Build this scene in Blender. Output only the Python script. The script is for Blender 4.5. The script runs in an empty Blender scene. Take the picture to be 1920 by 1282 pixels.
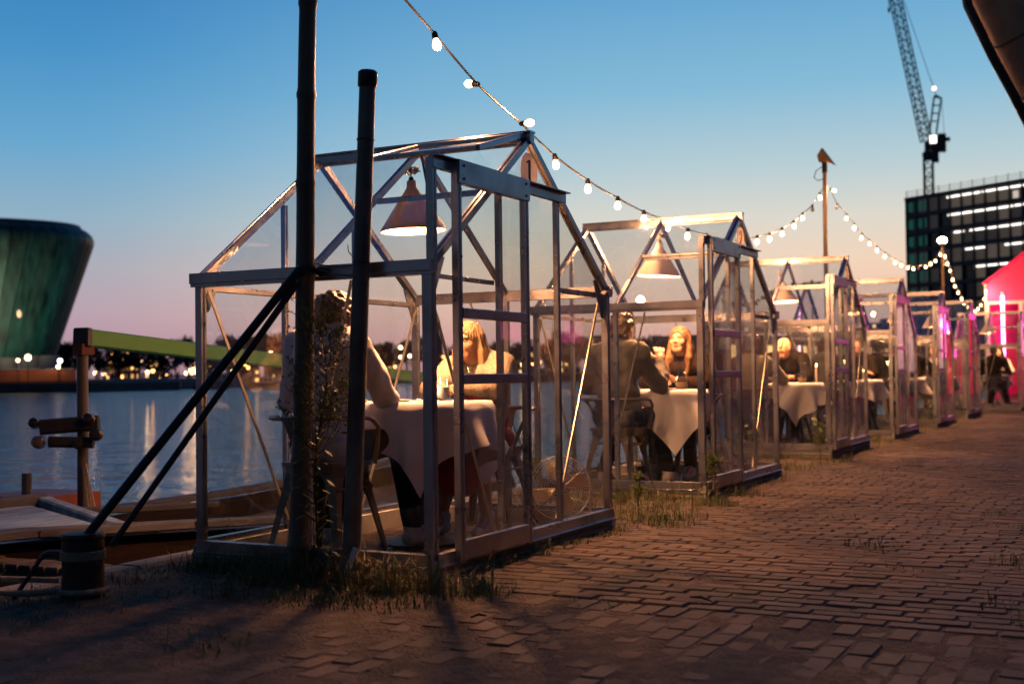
import bpy, bmesh, math, random
import numpy as np
from mathutils import Vector, Matrix
random.seed(7); rng = np.random.default_rng(7)
SC = bpy.context.scene
COL = SC.collection
PI = math.pi

# ------------------------------------------------------------------ camera
YAW, PITCH, ROLL = 0.47549, 0.026114, -0.012819
F_ = Vector((-math.sin(YAW)*math.cos(PITCH), math.cos(YAW)*math.cos(PITCH), math.sin(PITCH)))
R_ = Vector((math.cos(YAW), math.sin(YAW), 0)); U_ = R_.cross(F_)
R2 = R_*math.cos(ROLL)+U_*math.sin(ROLL); U2 = -R_*math.sin(ROLL)+U_*math.cos(ROLL)
CAM = Vector((2.7249, -4.5218, 0.88))
cam = bpy.data.cameras.new('camera'); co = bpy.data.objects.new('camera', cam); COL.objects.link(co)
M = Matrix((R2, U2, -F_)).transposed().to_4x4(); M.translation = CAM
co.matrix_world = M
cam.lens = 43.33; cam.sensor_width = 36; cam.clip_start = 0.05; cam.clip_end = 3000
cam.dof.use_dof = True; cam.dof.focus_distance = 6.2; cam.dof.aperture_fstop = 2.6
SC.camera = co

# ------------------------------------------------------------------ colour management and render
SC.view_settings.view_transform = 'Standard'; SC.view_settings.look = 'None'
SC.view_settings.exposure = 0.3; SC.view_settings.gamma = 1.0
SC.view_settings.use_curve_mapping = False
SC.render.engine = 'CYCLES'
cy = SC.cycles
cy.max_bounces = 10; cy.diffuse_bounces = 3; cy.glossy_bounces = 4; cy.transmission_bounces = 4
cy.transparent_max_bounces = 64; cy.sample_clamp_indirect = 4; cy.use_light_tree = True
cy.use_denoising = True; cy.caustics_reflective = False; cy.caustics_refractive = False

def lin(c):
    return tuple(((v/255)/12.92 if v/255 <= .04045 else ((v/255+.055)/1.055)**2.4) for v in c)

# ------------------------------------------------------------------ world: dusk sky
SUN_AZ = 0.16      # radians to the left of +Y, where the sun has just gone down
W = bpy.data.worlds.new('World'); SC.world = W; W.use_nodes = True
nt = W.node_tree; nt.nodes.clear(); N = nt.nodes.new; Lk = nt.links.new
out = N('ShaderNodeOutputWorld'); bg = N('ShaderNodeBackground'); bg2 = N('ShaderNodeBackground'); add = N('ShaderNodeAddShader')
sky = N('ShaderNodeTexSky'); sky.sky_type = 'NISHITA'; sky.sun_disc = False
sky.sun_elevation = math.radians(-1.0); sky.sun_rotation = -SUN_AZ
tc = N('ShaderNodeTexCoord'); sep = N('ShaderNodeSeparateXYZ'); Lk(tc.outputs['Generated'], sep.inputs[0])
def ramp(stops):
    r = N('ShaderNodeValToRGB'); e = r.color_ramp.elements
    r.color_ramp.interpolation = 'LINEAR'
    while len(e) > 1: e.remove(e[-1])
    e[0].position = stops[0][0]; e[0].color = (*lin(stops[0][1]), 1)
    for p, c in stops[1:]:
        k = e.new(p); k.color = (*lin(c), 1)
    return r
rl = ramp([(0, (150, 118, 132)), (.02, (172, 138, 154)), (.05, (178, 155, 168)), (.085, (165, 165, 178)), (.125, (138, 170, 190)), (.18, (98, 160, 200)),
           (.25, (66, 140, 193)), (.31, (52, 122, 182)), (.45, (42, 100, 160)), (.7, (28, 72, 126)), (1, (20, 54, 104))])
rr = ramp([(0, (188, 136, 142)), (.02, (214, 160, 156)), (.05, (230, 186, 166)), (.085, (232, 204, 180)), (.12, (212, 208, 197)), (.16, (176, 198, 205)),
           (.22, (128, 180, 208)), (.31, (86, 153, 200)), (.45, (62, 122, 182)), (.7, (34, 80, 136)), (1, (20, 54, 104))])
Lk(sep.outputs[2], rl.inputs[0]); Lk(sep.outputs[2], rr.inputs[0])
cmb = N('ShaderNodeCombineXYZ'); Lk(sep.outputs[0], cmb.inputs[0]); Lk(sep.outputs[1], cmb.inputs[1])
nrm = N('ShaderNodeVectorMath'); nrm.operation = 'NORMALIZE'; Lk(cmb.outputs[0], nrm.inputs[0])
dot = N('ShaderNodeVectorMath'); dot.operation = 'DOT_PRODUCT'; Lk(nrm.outputs[0], dot.inputs[0])
dot.inputs[1].default_value = (-math.sin(SUN_AZ), math.cos(SUN_AZ), 0)
def mapr(a, b, c, d):
    m = N('ShaderNodeMapRange'); m.interpolation_type = 'SMOOTHSTEP'; Lk(dot.outputs['Value'], m.inputs[0])
    for i, v in enumerate((a, b, c, d)): m.inputs[i+1].default_value = v
    return m
m1 = mapr(.78, 1.0, 0, 1); m2 = mapr(-.3, .8, .22, 1)
mx = N('ShaderNodeMix'); mx.data_type = 'RGBA'; Lk(m1.outputs[0], mx.inputs[0]); Lk(rl.outputs[0], mx.inputs[6]); Lk(rr.outputs[0], mx.inputs[7])
sc_ = N('ShaderNodeMath'); sc_.operation = 'MULTIPLY'; sc_.inputs[1].default_value = .87; Lk(m2.outputs[0], sc_.inputs[0])
Lk(mx.outputs[2], bg.inputs[0]); Lk(sc_.outputs[0], bg.inputs[1])
Lk(sky.outputs[0], bg2.inputs[0]); bg2.inputs[1].default_value = 0.012
Lk(bg.outputs[0], add.inputs[0]); Lk(bg2.outputs[0], add.inputs[1]); Lk(add.outputs[0], out.inputs[0])
# afterglow of the sun just below the horizon
sl = bpy.data.lights.new('sun', 'SUN'); sl.energy = 0.10; sl.angle = math.radians(25); sl.color = (1, .62, .42)
so = bpy.data.objects.new('sun', sl); COL.objects.link(so)
sd = Vector((-math.sin(SUN_AZ)*math.cos(.07), math.cos(SUN_AZ)*math.cos(.07), math.sin(.07)))
so.rotation_euler = sd.to_track_quat('Z', 'Y').to_euler()

# ------------------------------------------------------------------ materials
MAT = {}
def mat(name, col=(.5, .5, .5), rough=.6, metal=0., var=.15, scale=6., bump=0., bscale=None, emit=None, es=0., stretch=None, spec=.5, dirt=None, bdist=.01):
    if name in MAT: return MAT[name]
    m = bpy.data.materials.new(name); m.use_nodes = True; MAT[name] = m
    t = m.node_tree; b = t.nodes['Principled BSDF']
    b.inputs['Roughness'].default_value = rough; b.inputs['Metallic'].default_value = metal
    b.inputs['Specular IOR Level'].default_value = spec
    tc = t.nodes.new('ShaderNodeTexCoord'); mp = t.nodes.new('ShaderNodeMapping'); t.links.new(tc.outputs['Object'], mp.inputs[0])
    if stretch: mp.inputs['Scale'].default_value = stretch
    n = t.nodes.new('ShaderNodeTexNoise'); n.inputs['Scale'].default_value = scale; n.inputs['Detail'].default_value = 5
    t.links.new(mp.outputs[0], n.inputs['Vector'])
    r = t.nodes.new('ShaderNodeMapRange'); t.links.new(n.outputs[0], r.inputs[0])
    r.inputs[1].default_value = .3; r.inputs[2].default_value = .7; r.inputs[3].default_value = 1-var; r.inputs[4].default_value = 1+var
    oi = t.nodes.new('ShaderNodeObjectInfo'); r2 = t.nodes.new('ShaderNodeMapRange'); t.links.new(oi.outputs['Random'], r2.inputs[0])
    r2.inputs[3].default_value = 1-var*.5; r2.inputs[4].default_value = 1+var*.5
    mu = t.nodes.new('ShaderNodeMath'); mu.operation = 'MULTIPLY'; t.links.new(r.outputs[0], mu.inputs[0]); t.links.new(r2.outputs[0], mu.inputs[1])
    x = t.nodes.new('ShaderNodeVectorMath'); x.operation = 'SCALE'; x.inputs[0].default_value = col[:3]; t.links.new(mu.outputs[0], x.inputs['Scale'])
    last = x.outputs[0]
    if dirt:
        n2 = t.nodes.new('ShaderNodeTexNoise'); n2.inputs['Scale'].default_value = scale*.35; n2.inputs['Detail'].default_value = 8
        t.links.new(mp.outputs[0], n2.inputs['Vector'])
        r3 = t.nodes.new('ShaderNodeMapRange'); t.links.new(n2.outputs[0], r3.inputs[0]); r3.inputs[1].default_value = .5; r3.inputs[2].default_value = .68; r3.inputs[4].default_value = .8
        q = t.nodes.new('ShaderNodeMix'); q.data_type = 'RGBA'; t.links.new(r3.outputs[0], q.inputs[0]); t.links.new(last, q.inputs[6]); q.inputs[7].default_value = (*dirt, 1)
        last = q.outputs[2]
    t.links.new(last, b.inputs['Base Color'])
    rv = t.nodes.new('ShaderNodeMapRange'); t.links.new(n.outputs[0], rv.inputs[0]); rv.inputs[3].default_value = max(.03, rough-.12); rv.inputs[4].default_value = min(1, rough+.12)
    t.links.new(rv.outputs[0], b.inputs['Roughness'])
    if bump:
        nb = t.nodes.new('ShaderNodeTexNoise'); nb.inputs['Scale'].default_value = bscale or scale*5; nb.inputs['Detail'].default_value = 4
        t.links.new(mp.outputs[0], nb.inputs['Vector'])
        bb = t.nodes.new('ShaderNodeBump'); bb.inputs['Strength'].default_value = bump; bb.inputs['Distance'].default_value = bdist
        t.links.new(nb.outputs[0], bb.inputs['Height']); t.links.new(bb.outputs[0], b.inputs['Normal'])
    if emit:
        b.inputs['Emission Color'].default_value = (*emit, 1); b.inputs['Emission Strength'].default_value = es
    return m
def emis(name, col, s):
    return mat(name, (.8, .8, .8), .4, emit=col, es=s)
def glassmat(name, tint=(.93, .965, .955), dust=.035, rough=.015):
    m = bpy.data.materials.new(name); m.use_nodes = True; MAT[name] = m
    t = m.node_tree; t.nodes.clear(); n = t.nodes.new; l = t.links.new
    o = n('ShaderNodeOutputMaterial'); tr = n('ShaderNodeBsdfTransparent'); tr.inputs[0].default_value = (*tint, 1)
    gl = n('ShaderNodeBsdfGlossy'); gl.inputs['Roughness'].default_value = rough; gl.inputs[0].default_value = (1, 1, 1, 1)
    df = n('ShaderNodeBsdfDiffuse'); df.inputs[0].default_value = (.55, .52, .48, 1)
    g = n('ShaderNodeNewGeometry'); a = n('ShaderNodeMapRange'); l(g.outputs['Backfacing'], a.inputs[0]); a.inputs[3].default_value = 1.5; a.inputs[4].default_value = 1/1.5
    fr = n('ShaderNodeFresnel'); l(a.outputs[0], fr.inputs[0])
    m1 = n('ShaderNodeMixShader'); l(fr.outputs[0], m1.inputs[0]); l(tr.outputs[0], m1.inputs[1]); l(gl.outputs[0], m1.inputs[2])
    tcn = n('ShaderNodeTexCoord'); no = n('ShaderNodeTexNoise'); no.inputs['Scale'].default_value = 3.5; no.inputs['Detail'].default_value = 9; no.inputs['Roughness'].default_value = .65
    mp = n('ShaderNodeMapping'); mp.inputs['Scale'].default_value = (1, 1, .45); l(tcn.outputs['Object'], mp.inputs[0]); l(mp.outputs[0], no.inputs['Vector'])
    r = n('ShaderNodeMapRange'); l(no.outputs[0], r.inputs[0]); r.inputs[1].default_value = .42; r.inputs[2].default_value = .8; r.inputs[3].default_value = dust*.25; r.inputs[4].default_value = dust*3
    m2 = n('ShaderNodeMixShader'); l(r.outputs[0], m2.inputs[0]); l(m1.outputs[0], m2.inputs[1]); l(df.outputs[0], m2.inputs[2]); l(m2.outputs[0], o.inputs[0])
    return m
GLASS = glassmat('pane_glass', (.98, .992, .988), .006); CLEAR = glassmat('table_glass', (.985, .985, .98), .004, .01)
ALU = mat('aluminium', (.36, .37, .41), .30, .9, .12, 9, .05, 60, dirt=(.20, .19, .20))
ALUB = mat('aluminium_base', (.40, .39, .38), .5, .6, .2, 5, .1, 50, dirt=(.12, .09, .06))
STEEL = mat('chair_steel', (.13, .105, .085), .42, .6, .2, 12, .05, 80)
CLOTH = mat('linen', (.82, .78, .81), .9, 0, .05, 8, .25, 500, bdist=.002)
WEAVE = mat('shade_metal', (.74, .66, .56), .6, 0, .06, 14, .05, 90)
_t = WEAVE.node_tree; _tr = _t.nodes.new('ShaderNodeBsdfTranslucent'); _tr.inputs[0].default_value = (.8, .62, .45, 1); _mx = _t.nodes.new('ShaderNodeMixShader'); _mx.inputs[0].default_value = .13
_t.links.new(_t.nodes['Principled BSDF'].outputs[0], _mx.inputs[1]); _t.links.new(_tr.outputs[0], _mx.inputs[2]); _t.links.new(_mx.outputs[0], _t.nodes['Material Output'].inputs[0])
BAMBOO = mat('bamboo', (.115, .085, .055), .5, 0, .35, 5, .15, 40, stretch=(3, 3, .3), dirt=(.05, .04, .03))
PIPE = mat('weathered_pipe', (.13, .12, .11), .5, .3, .3, 6, .2, 40, dirt=(.07, .05, .04))
BLACK = mat('black_plastic', (.012, .012, .012), .45)
RUST = mat('bollard_iron', (.05, .035, .03), .6, .5, .5, 8, .5, 40, dirt=(.09, .045, .025))
ROPE = mat('rope_fibre', (.36, .29, .22), .9, 0, .25, 30, .6, 120)
BULB = emis('bulb_glow', (1, .62, .28), 7)
BULBDIM = emis('bulb_dim', (1, .62, .30), 3.2)
SLD = bpy.data.lights.new('bulb_light', 'POINT'); SLD.energy = 30; SLD.color = (1, .43, .17); SLD.shadow_soft_size = .03
GREENL = mat('leaf_green', (.10, .15, .045), .6, 0, .45, 3)
DRYG = mat('dry_grass', (.22, .17, .075), .8, 0, .45, 3)
WOOD = mat('aged_wood', (.20, .14, .10), .8, 0, .3, 4, .5, 30, stretch=(1, 1, 12))
SKIN = mat('skin', (.50, .28, .19), .55, 0, .12, 14, .15, 120)
SKIN.node_tree.nodes['Principled BSDF'].inputs['Subsurface Weight'].default_value = .15; SKIN.node_tree.nodes['Principled BSDF'].inputs['Subsurface Radius'].default_value = (.012, .005, .003); SKIN.node_tree.nodes['Principled BSDF'].inputs['Subsurface Scale'].default_value = 1

# ------------------------------------------------------------------ mesh helpers
def V(*a): return Vector(a)
class MB:
    def __init__(s): s.v = []; s.f = []; s.mi = []
    def add(s, vs, fs, m=0):
        o = len(s.v); s.v += [tuple(v) for v in vs]; s.f += [tuple(i+o for i in f) for f in fs]; s.mi += [m]*len(fs); return s
    def box(s, a, b, m=0):
        x0, y0, z0 = a; x1, y1, z1 = b
        return s.add([(x0, y0, z0), (x1, y0, z0), (x1, y1, z0), (x0, y1, z0), (x0, y0, z1), (x1, y0, z1), (x1, y1, z1), (x0, y1, z1)],
                     [(0, 3, 2, 1), (4, 5, 6, 7), (0, 1, 5, 4), (1, 2, 6, 5), (2, 3, 7, 6), (3, 0, 4, 7)], m)
    def prof(s, p0, p1, prof, up=(0, 0, 1), m=0):
        p0, p1 = Vector(p0), Vector(p1); d = (p1-p0).normalized(); u = Vector(up); sx = d.cross(u)
        if sx.length < 1e-4: sx = d.cross(Vector((1, 0, 0)))
        sx.normalize(); uz = sx.cross(d).normalized(); n = len(prof)
        vs = [p+sx*a+uz*b for p in (p0, p1) for a, b in prof]
        return s.add(vs, [tuple(range(n))[::-1], tuple(range(n, 2*n))]+[(i, (i+1) % n, n+(i+1) % n, n+i) for i in range(n)], m)
    def bar(s, p0, p1, w, h, up=(0, 0, 1), m=0, c=.18):
        q = min(w, h)*c; a, b = w/2, h/2
        return s.prof(p0, p1, [(-a+q, -b), (a-q, -b), (a, -b+q), (a, b-q), (a-q, b), (-a+q, b), (-a, b-q), (-a, -b+q)], up, m)
    def alu(s, p0, p1, w, h, up=(0, 0, 1), m=0):        # channel section with a groove on two sides
        a, b, g = w/2, h/2, min(w, h)*.16
        return s.prof(p0, p1, [(-a, -b), (-a*.35, -b), (-a*.2, -b+g), (a*.2, -b+g), (a*.35, -b), (a, -b), (a, b), (a*.35, b), (a*.2, b-g), (-a*.2, b-g), (-a*.35, b), (-a, b)], up, m)
    def tube(s, pts, r, seg=8, m=0, cap=True):
        pts = [Vector(p) for p in pts]; n = len(pts); rs = r if isinstance(r, (list, tuple)) else [r]*n
        t0 = (pts[1]-pts[0]).normalized(); a = t0.cross(Vector((0, 0, 1)))
        if a.length < .05: a = t0.cross(Vector((1, 0, 0)))
        a.normalize(); vs = []
        for i, p in enumerate(pts):
            t = (pts[min(i+1, n-1)]-pts[max(i-1, 0)])
            if t.length < 1e-9: t = t0
            t.normalize(); a = (a-t*a.dot(t)).normalized(); b = t.cross(a)
            vs += [p+(a*math.cos(2*PI*k/seg)+b*math.sin(2*PI*k/seg))*rs[i] for k in range(seg)]
        fs = [(i*seg+k, i*seg+(k+1) % seg, (i+1)*seg+(k+1) % seg, (i+1)*seg+k) for i in range(n-1) for k in range(seg)]
        if cap: fs += [tuple(range(seg))[::-1], tuple(range((n-1)*seg, n*seg))]
        return s.add(vs, fs, m)
    def lathe(s, prof, c=(0, 0, 0), seg=24, m=0, ax=None):
        vs = []; c = Vector(c); n = len(prof)
        X, Y, Z = Vector((1, 0, 0)), Vector((0, 1, 0)), Vector((0, 0, 1))
        if ax is not None:
            Z = Vector(ax).normalized(); X = Z.orthogonal().normalized(); Y = Z.cross(X)
        for r, z in prof:
            vs += [c+X*(r*math.cos(2*PI*k/seg))+Y*(r*math.sin(2*PI*k/seg))+Z*z for k in range(seg)]
        return s.add(vs, [(i*seg+k, i*seg+(k+1) % seg, (i+1)*seg+(k+1) % seg, (i+1)*seg+k) for i in range(n-1) for k in range(seg)], m)
    def ball(s, c, r, seg=12, rings=8, m=0, sc=(1, 1, 1)):
        o = MB().lathe([(max(1e-4, r*math.sin(PI*i/rings)), -r*math.cos(PI*i/rings)) for i in range(rings+1)], seg=seg)
        return s.add([(c[0]+v[0]*sc[0], c[1]+v[1]*sc[1], c[2]+v[2]*sc[2]) for v in o.v], o.f, m)
    def slab(s, poly, nrm, th, m=0):                     # polygon with real thickness
        n = len(poly); nn = Vector(nrm).normalized()*th/2
        vs = [Vector(p)+nn for p in poly]+[Vector(p)-nn for p in poly]
        return s.add(vs, [tuple(range(n)), tuple(range(n, 2*n))[::-1]]+[(i, n+i, n+(i+1) % n, (i+1) % n) for i in range(n)], m)
    def xf(s, Mx): s.v = [tuple(Mx @ Vector(v)) for v in s.v]; return s
    def mesh(s, name, mats, smooth=False, sharp=35):
        me = bpy.data.meshes.new(name); me.from_pydata(s.v, [], s.f)
        for m in (mats if isinstance(mats, (list, tuple)) else [mats]): me.materials.append(m)
        if any(s.mi): me.polygons.foreach_set('material_index', s.mi)
        bm = bmesh.new(); bm.from_mesh(me); bmesh.ops.recalc_face_normals(bm, faces=bm.faces)
        if smooth:
            for f in bm.faces: f.smooth = True
            for e in bm.edges:
                if len(e.link_faces) == 2 and e.calc_face_angle(0) > math.radians(sharp): e.smooth = False
        bm.to_mesh(me); bm.free(); return me
    def build(s, name, mats, parent=None, smooth=False, **k):
        return link(name, s.mesh(name, mats, smooth), parent, **k)
def link(name, data, parent=None, loc=None, rz=None):
    o = bpy.data.objects.new(name, data); COL.objects.link(o)
    if parent is not None: o.parent = parent
    if loc is not None: o.location = loc
    if rz is not None: o.rotation_euler = (0, 0, rz)
    return o
def tag(o, label=None, cat=None, group=None, kind=None):
    if label: o['label'] = label
    if cat: o['category'] = cat
    if group: o['group'] = group
    if kind: o['kind'] = kind
    return o
def thing(name, label, cat, loc=(0, 0, 0), rz=0, group=None):
    return tag(link(name, None, None, loc, rz), label, cat, group)
def struct(o): o['kind'] = 'structure'; return o
def copy_tree(o, parent=None):
    c = o.copy(); COL.objects.link(c); c.parent = parent
    for ch in list(o.children): copy_tree(ch, c)
    return c
def catenary(a, b, sag, n):
    a, b = Vector(a), Vector(b)
    return [a.lerp(b, i/n)-Vector((0, 0, sag*4*(i/n)*(1-i/n))) for i in range(n+1)]

# ------------------------------------------------------------------ signed distance modelling for bodies and cloth
class SDF:
    def __init__(s, lo, hi, h):
        s.lo = np.array(lo, float); s.h = h; s.n = np.ceil((np.array(hi)-s.lo)/h).astype(int)+1
        s.d = np.full(s.n, .08, np.float32)
        s.ax = [s.lo[i]+h*np.arange(s.n[i]) for i in range(3)]
    def _reg(s, a, b, m):
        i0 = np.maximum(0, np.floor((a-m-s.lo)/s.h).astype(int)); i1 = np.minimum(s.n, np.ceil((b+m-s.lo)/s.h).astype(int)+1)
        sl = tuple(slice(i0[k], max(i0[k], i1[k])) for k in range(3))
        G = np.meshgrid(*[s.ax[k][sl[k]] for k in range(3)], indexing='ij')
        return sl, np.stack(G, -1).astype(np.float32)
    def _mix(s, sl, d, k, sub):
        c = s.d[sl]
        if sub:
            hh = np.clip(.5-.5*(c+d)/k, 0, 1); s.d[sl] = c*(1-hh)-d*hh+k*hh*(1-hh)
        else:
            hh = np.clip(.5+.5*(c-d)/k, 0, 1); s.d[sl] = c*(1-hh)+d*hh-k*hh*(1-hh)
    def cap(s, a, r0, b, r1, k=.02, sub=False):
        a, b = np.array(a, float), np.array(b, float); r = max(r0, r1)
        sl, P = s._reg(np.minimum(a, b)-r, np.maximum(a, b)+r, .05)
        if P.size == 0: return s
        ab = b-a; t = np.clip(((P-a)@ab)/max(1e-9, ab@ab), 0, 1)
        d = np.linalg.norm(P-(a+t[..., None]*ab), axis=-1)-(r0+(r1-r0)*t)
        s._mix(sl, d, k, sub); return s
    def ell(s, c, r, k=.02, sub=False, rot=None):
        c, r = np.array(c, float), np.array(r, float); m = r.max()
        sl, P = s._reg(c-m, c+m, .05)
        if P.size == 0: return s
        q = P-c
        if rot is not None: q = q@np.array(rot)          # columns = axes
        k0 = np.linalg.norm(q/r, axis=-1); k1 = np.linalg.norm(q/(r*r), axis=-1)
        d = k0*(k0-1)/np.maximum(k1, 1e-6)
        s._mix(sl, d, k, sub); return s
    def folds(s, amp, freq, seed=0, zlo=-9, zhi=9):
        G = np.meshgrid(*s.ax, indexing='ij'); x, y, z = [g.astype(np.float32) for g in G]
        r = np.random.default_rng(seed); t = np.zeros_like(x)
        wx = .35*np.sin(freq*.55*z+freq*.3*y+1)+.3*np.sin(freq*.4*x+2)
        for i in range(4):
            v = r.normal(size=3); v /= np.linalg.norm(v); f = freq*(.7+.5*i)
            t += np.sin(f*(v[0]*x+v[1]*y+v[2]*z)+wx*4+r.uniform(0, 6))/(1+.5*i)
        s.d += (amp*t*((z > zlo) & (z < zhi))).astype(np.float32); return s
    def strands(s, c, amp, n1=26, n2=61):
        G = np.meshgrid(*s.ax, indexing='ij'); x, y, z = G[0]-c[0], G[1]-c[1], G[2]-c[2]; th = np.arctan2(x, y-.01)
        s.d += (amp*(np.sin(n1*th+2.2*np.sin(9*z+th*2))+.6*np.sin(n2*th+3*np.sin(13*z+1)+5*z))*np.clip((np.hypot(x, y)-.02)/.05, 0, 1)).astype(np.float32); return s
    def cuff(s, a, b, t, r, amp, n=3, k=.008):                 # ring folds round a sleeve
        a, b = np.array(a, float), np.array(b, float)
        for i in range(n): c = a+(b-a)*(t+i*.085); s.ell(c, (r+amp,)*3, k)
        return s
    def mesh(s, name, mats, smooth=True):
        d = s.d; ins = d < 0; n = s.n
        c = np.zeros(n-1, np.int8)
        for i in (0, 1):
            for j in (0, 1):
                for k in (0, 1): c += ins[i:n[0]-1+i, j:n[1]-1+j, k:n[2]-1+k]
        act = (c > 0) & (c < 8); idx = -np.ones(n-1, np.int64); ii = np.argwhere(act); idx[act] = np.arange(len(ii))
        acc = np.zeros((len(ii), 3)); cnt = np.zeros(len(ii))
        E = [(0, 1), (2, 3), (4, 5), (6, 7), (0, 2), (1, 3), (4, 6), (5, 7), (0, 4), (1, 5), (2, 6), (3, 7)]
        Cn = np.array([(a >> 2 & 1, a >> 1 & 1, a & 1) for a in range(8)])
        vals = np.stack([d[ii[:, 0]+q[0], ii[:, 1]+q[1], ii[:, 2]+q[2]] for q in Cn], 1)
        for a, b in E:
            va, vb = vals[:, a], vals[:, b]; m = (va < 0) != (vb < 0); t = np.where(m, va/np.where(m, va-vb, 1), 0)
            p = Cn[a]+t[:, None]*(Cn[b]-Cn[a]); acc += p*m[:, None]; cnt += m
        P = (ii+acc/np.maximum(cnt, 1)[:, None])*s.h+s.lo
        quads = []
        for ax in range(3):
            o1, o2 = [(1, 2), (2, 0), (0, 1)][ax]
            sl0 = [slice(None)]*3; sl1 = [slice(None)]*3; sl0[ax] = slice(0, n[ax]-1); sl1[ax] = slice(1, n[ax])
            A, B = ins[tuple(sl0)], ins[tuple(sl1)]; ch = A != B
            e = np.argwhere(ch)
            ok = (e[:, o1] > 0) & (e[:, o2] > 0) & (e[:, o1] < n[o1]-1) & (e[:, o2] < n[o2]-1); e = e[ok]
            fl = A[e[:, 0], e[:, 1], e[:, 2]]
            def g(a, b):
                f = e.copy(); f[:, o1] -= a; f[:, o2] -= b; return idx[f[:, 0], f[:, 1], f[:, 2]]
            q = np.stack([g(1, 1), g(0, 1), g(0, 0), g(1, 0)], 1); q[~fl] = q[~fl][:, ::-1]; quads.append(q)
        Q = np.concatenate(quads); Q = Q[(Q >= 0).all(1)]
        me = bpy.data.meshes.new(name); me.vertices.add(len(P)); me.vertices.foreach_set('co', P.astype(np.float32).ravel())
        me.loops.add(len(Q)*4); me.loops.foreach_set('vertex_index', Q.ravel().astype(np.int32))
        me.polygons.add(len(Q)); me.polygons.foreach_set('loop_start', np.arange(0, len(Q)*4, 4, dtype=np.int32))
        if smooth: me.polygons.foreach_set('use_smooth', np.ones(len(Q), bool))
        me.update(calc_edges=True); me.materials.append(mats); return me

# ================================================================== SETTING
GH = [(0.0, 0.0, 0.0, 0.0), (-.015, 3.651, 0.0, .002), (-.13, 7.95, .02, .006), (-.126, 11.371, 0.0, .008),
      (-.108, 14.756, .005, -.004), (-.085, 18.089, .02, -.004), (.37, 22.85, 0.0, .0)]   # x, y, z, turn of each greenhouse
GW, GL, GE, GR, GS = 1.933, 1.263, 1.242, 1.943, .096       # width, length, eave and ridge above sill, sill
def und(x, y): return .010*math.sin(x*1.3+y*.5)+.008*math.sin(x*.6-y*1.1+2)+.005*math.sin(x*2.9+y*2.3)
def h2(x, y):
    v = math.sin(x*12.9898+y*78.233)*43758.5453; return v-math.floor(v)
def vn(x, y):
    i, j = math.floor(x), math.floor(y); u, v = x-i, y-j; u = u*u*(3-2*u); v = v*v*(3-2*v)
    return (h2(i, j)*(1-u)+h2(i+1, j)*u)*(1-v)+(h2(i, j+1)*(1-u)+h2(i+1, j+1)*u)*v
def sst(a, b, x): t = max(0, min(1, (x-a)/(b-a))); return t*t*(3-2*t)
def soilh(x, y):
    m = sst(.05, -.9, x)*.62+.18*sst(-.25, -1.3, y)*sst(2.2, .2, x)+.25*sst(1.9, 2.6, x)*sst(.5, 3, y)*vn(x*.8, y*.8)
    for gx, gy, gz, ga in GH:
        d = abs(x-(gx+.06)); m = max(m, .75*sst(.3, .02, d)*sst(gy-.5, gy-.1, y)*sst(gy+2.4, gy+2., y))
        if gy+1.9 < y < gy+3.3: m = max(m, .9*sst(.35, -.2, x+.15*math.sin(y*3)))
    n = vn(x*2.1, y*2.1)*.5+vn(x*6, y*6)*.3+vn(x*17, y*17)*.2
    return -.0045+.008*m+.013*(n-.5)*(1 if m < .5 else 1.15)

def grid(x0, x1, y0, y1, st, zf):
    nx, ny = int((x1-x0)/st)+1, int((y1-y0)/st)+1; b = MB()
    b.v = [(x0+i*st, y0+j*st, zf(x0+i*st, y0+j*st)) for j in range(ny) for i in range(nx)]
    b.f = [(j*nx+i, j*nx+i+1, (j+1)*nx+i+1, (j+1)*nx+i) for j in range(ny-1) for i in range(nx-1)]; b.mi = [0]*len(b.f); return b
SOIL = mat('sandy_soil', (.085, .058, .040), .95, 0, .6, 14, 1, 70, dirt=(.040, .030, .020), bdist=.02)
PAVE_BED = struct(grid(-1.43, 8.0, -6.0, 33.0, .075, lambda x, y: und(x, y)+soilh(x, y)).build('pavement', SOIL, smooth=True))
b = MB(); b.box((-1.43, -60, -2.2), (120, 33.5, -.09)); b.box((-1.43, 33.5, -2.2), (120, 420, -.04)); b.box((8, -60, -.1), (120, 33.5, -.02)); b.box((-1.43, -60, -.1), (8, -6, -.02))
struct(b.build('ground', SOIL))

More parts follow.
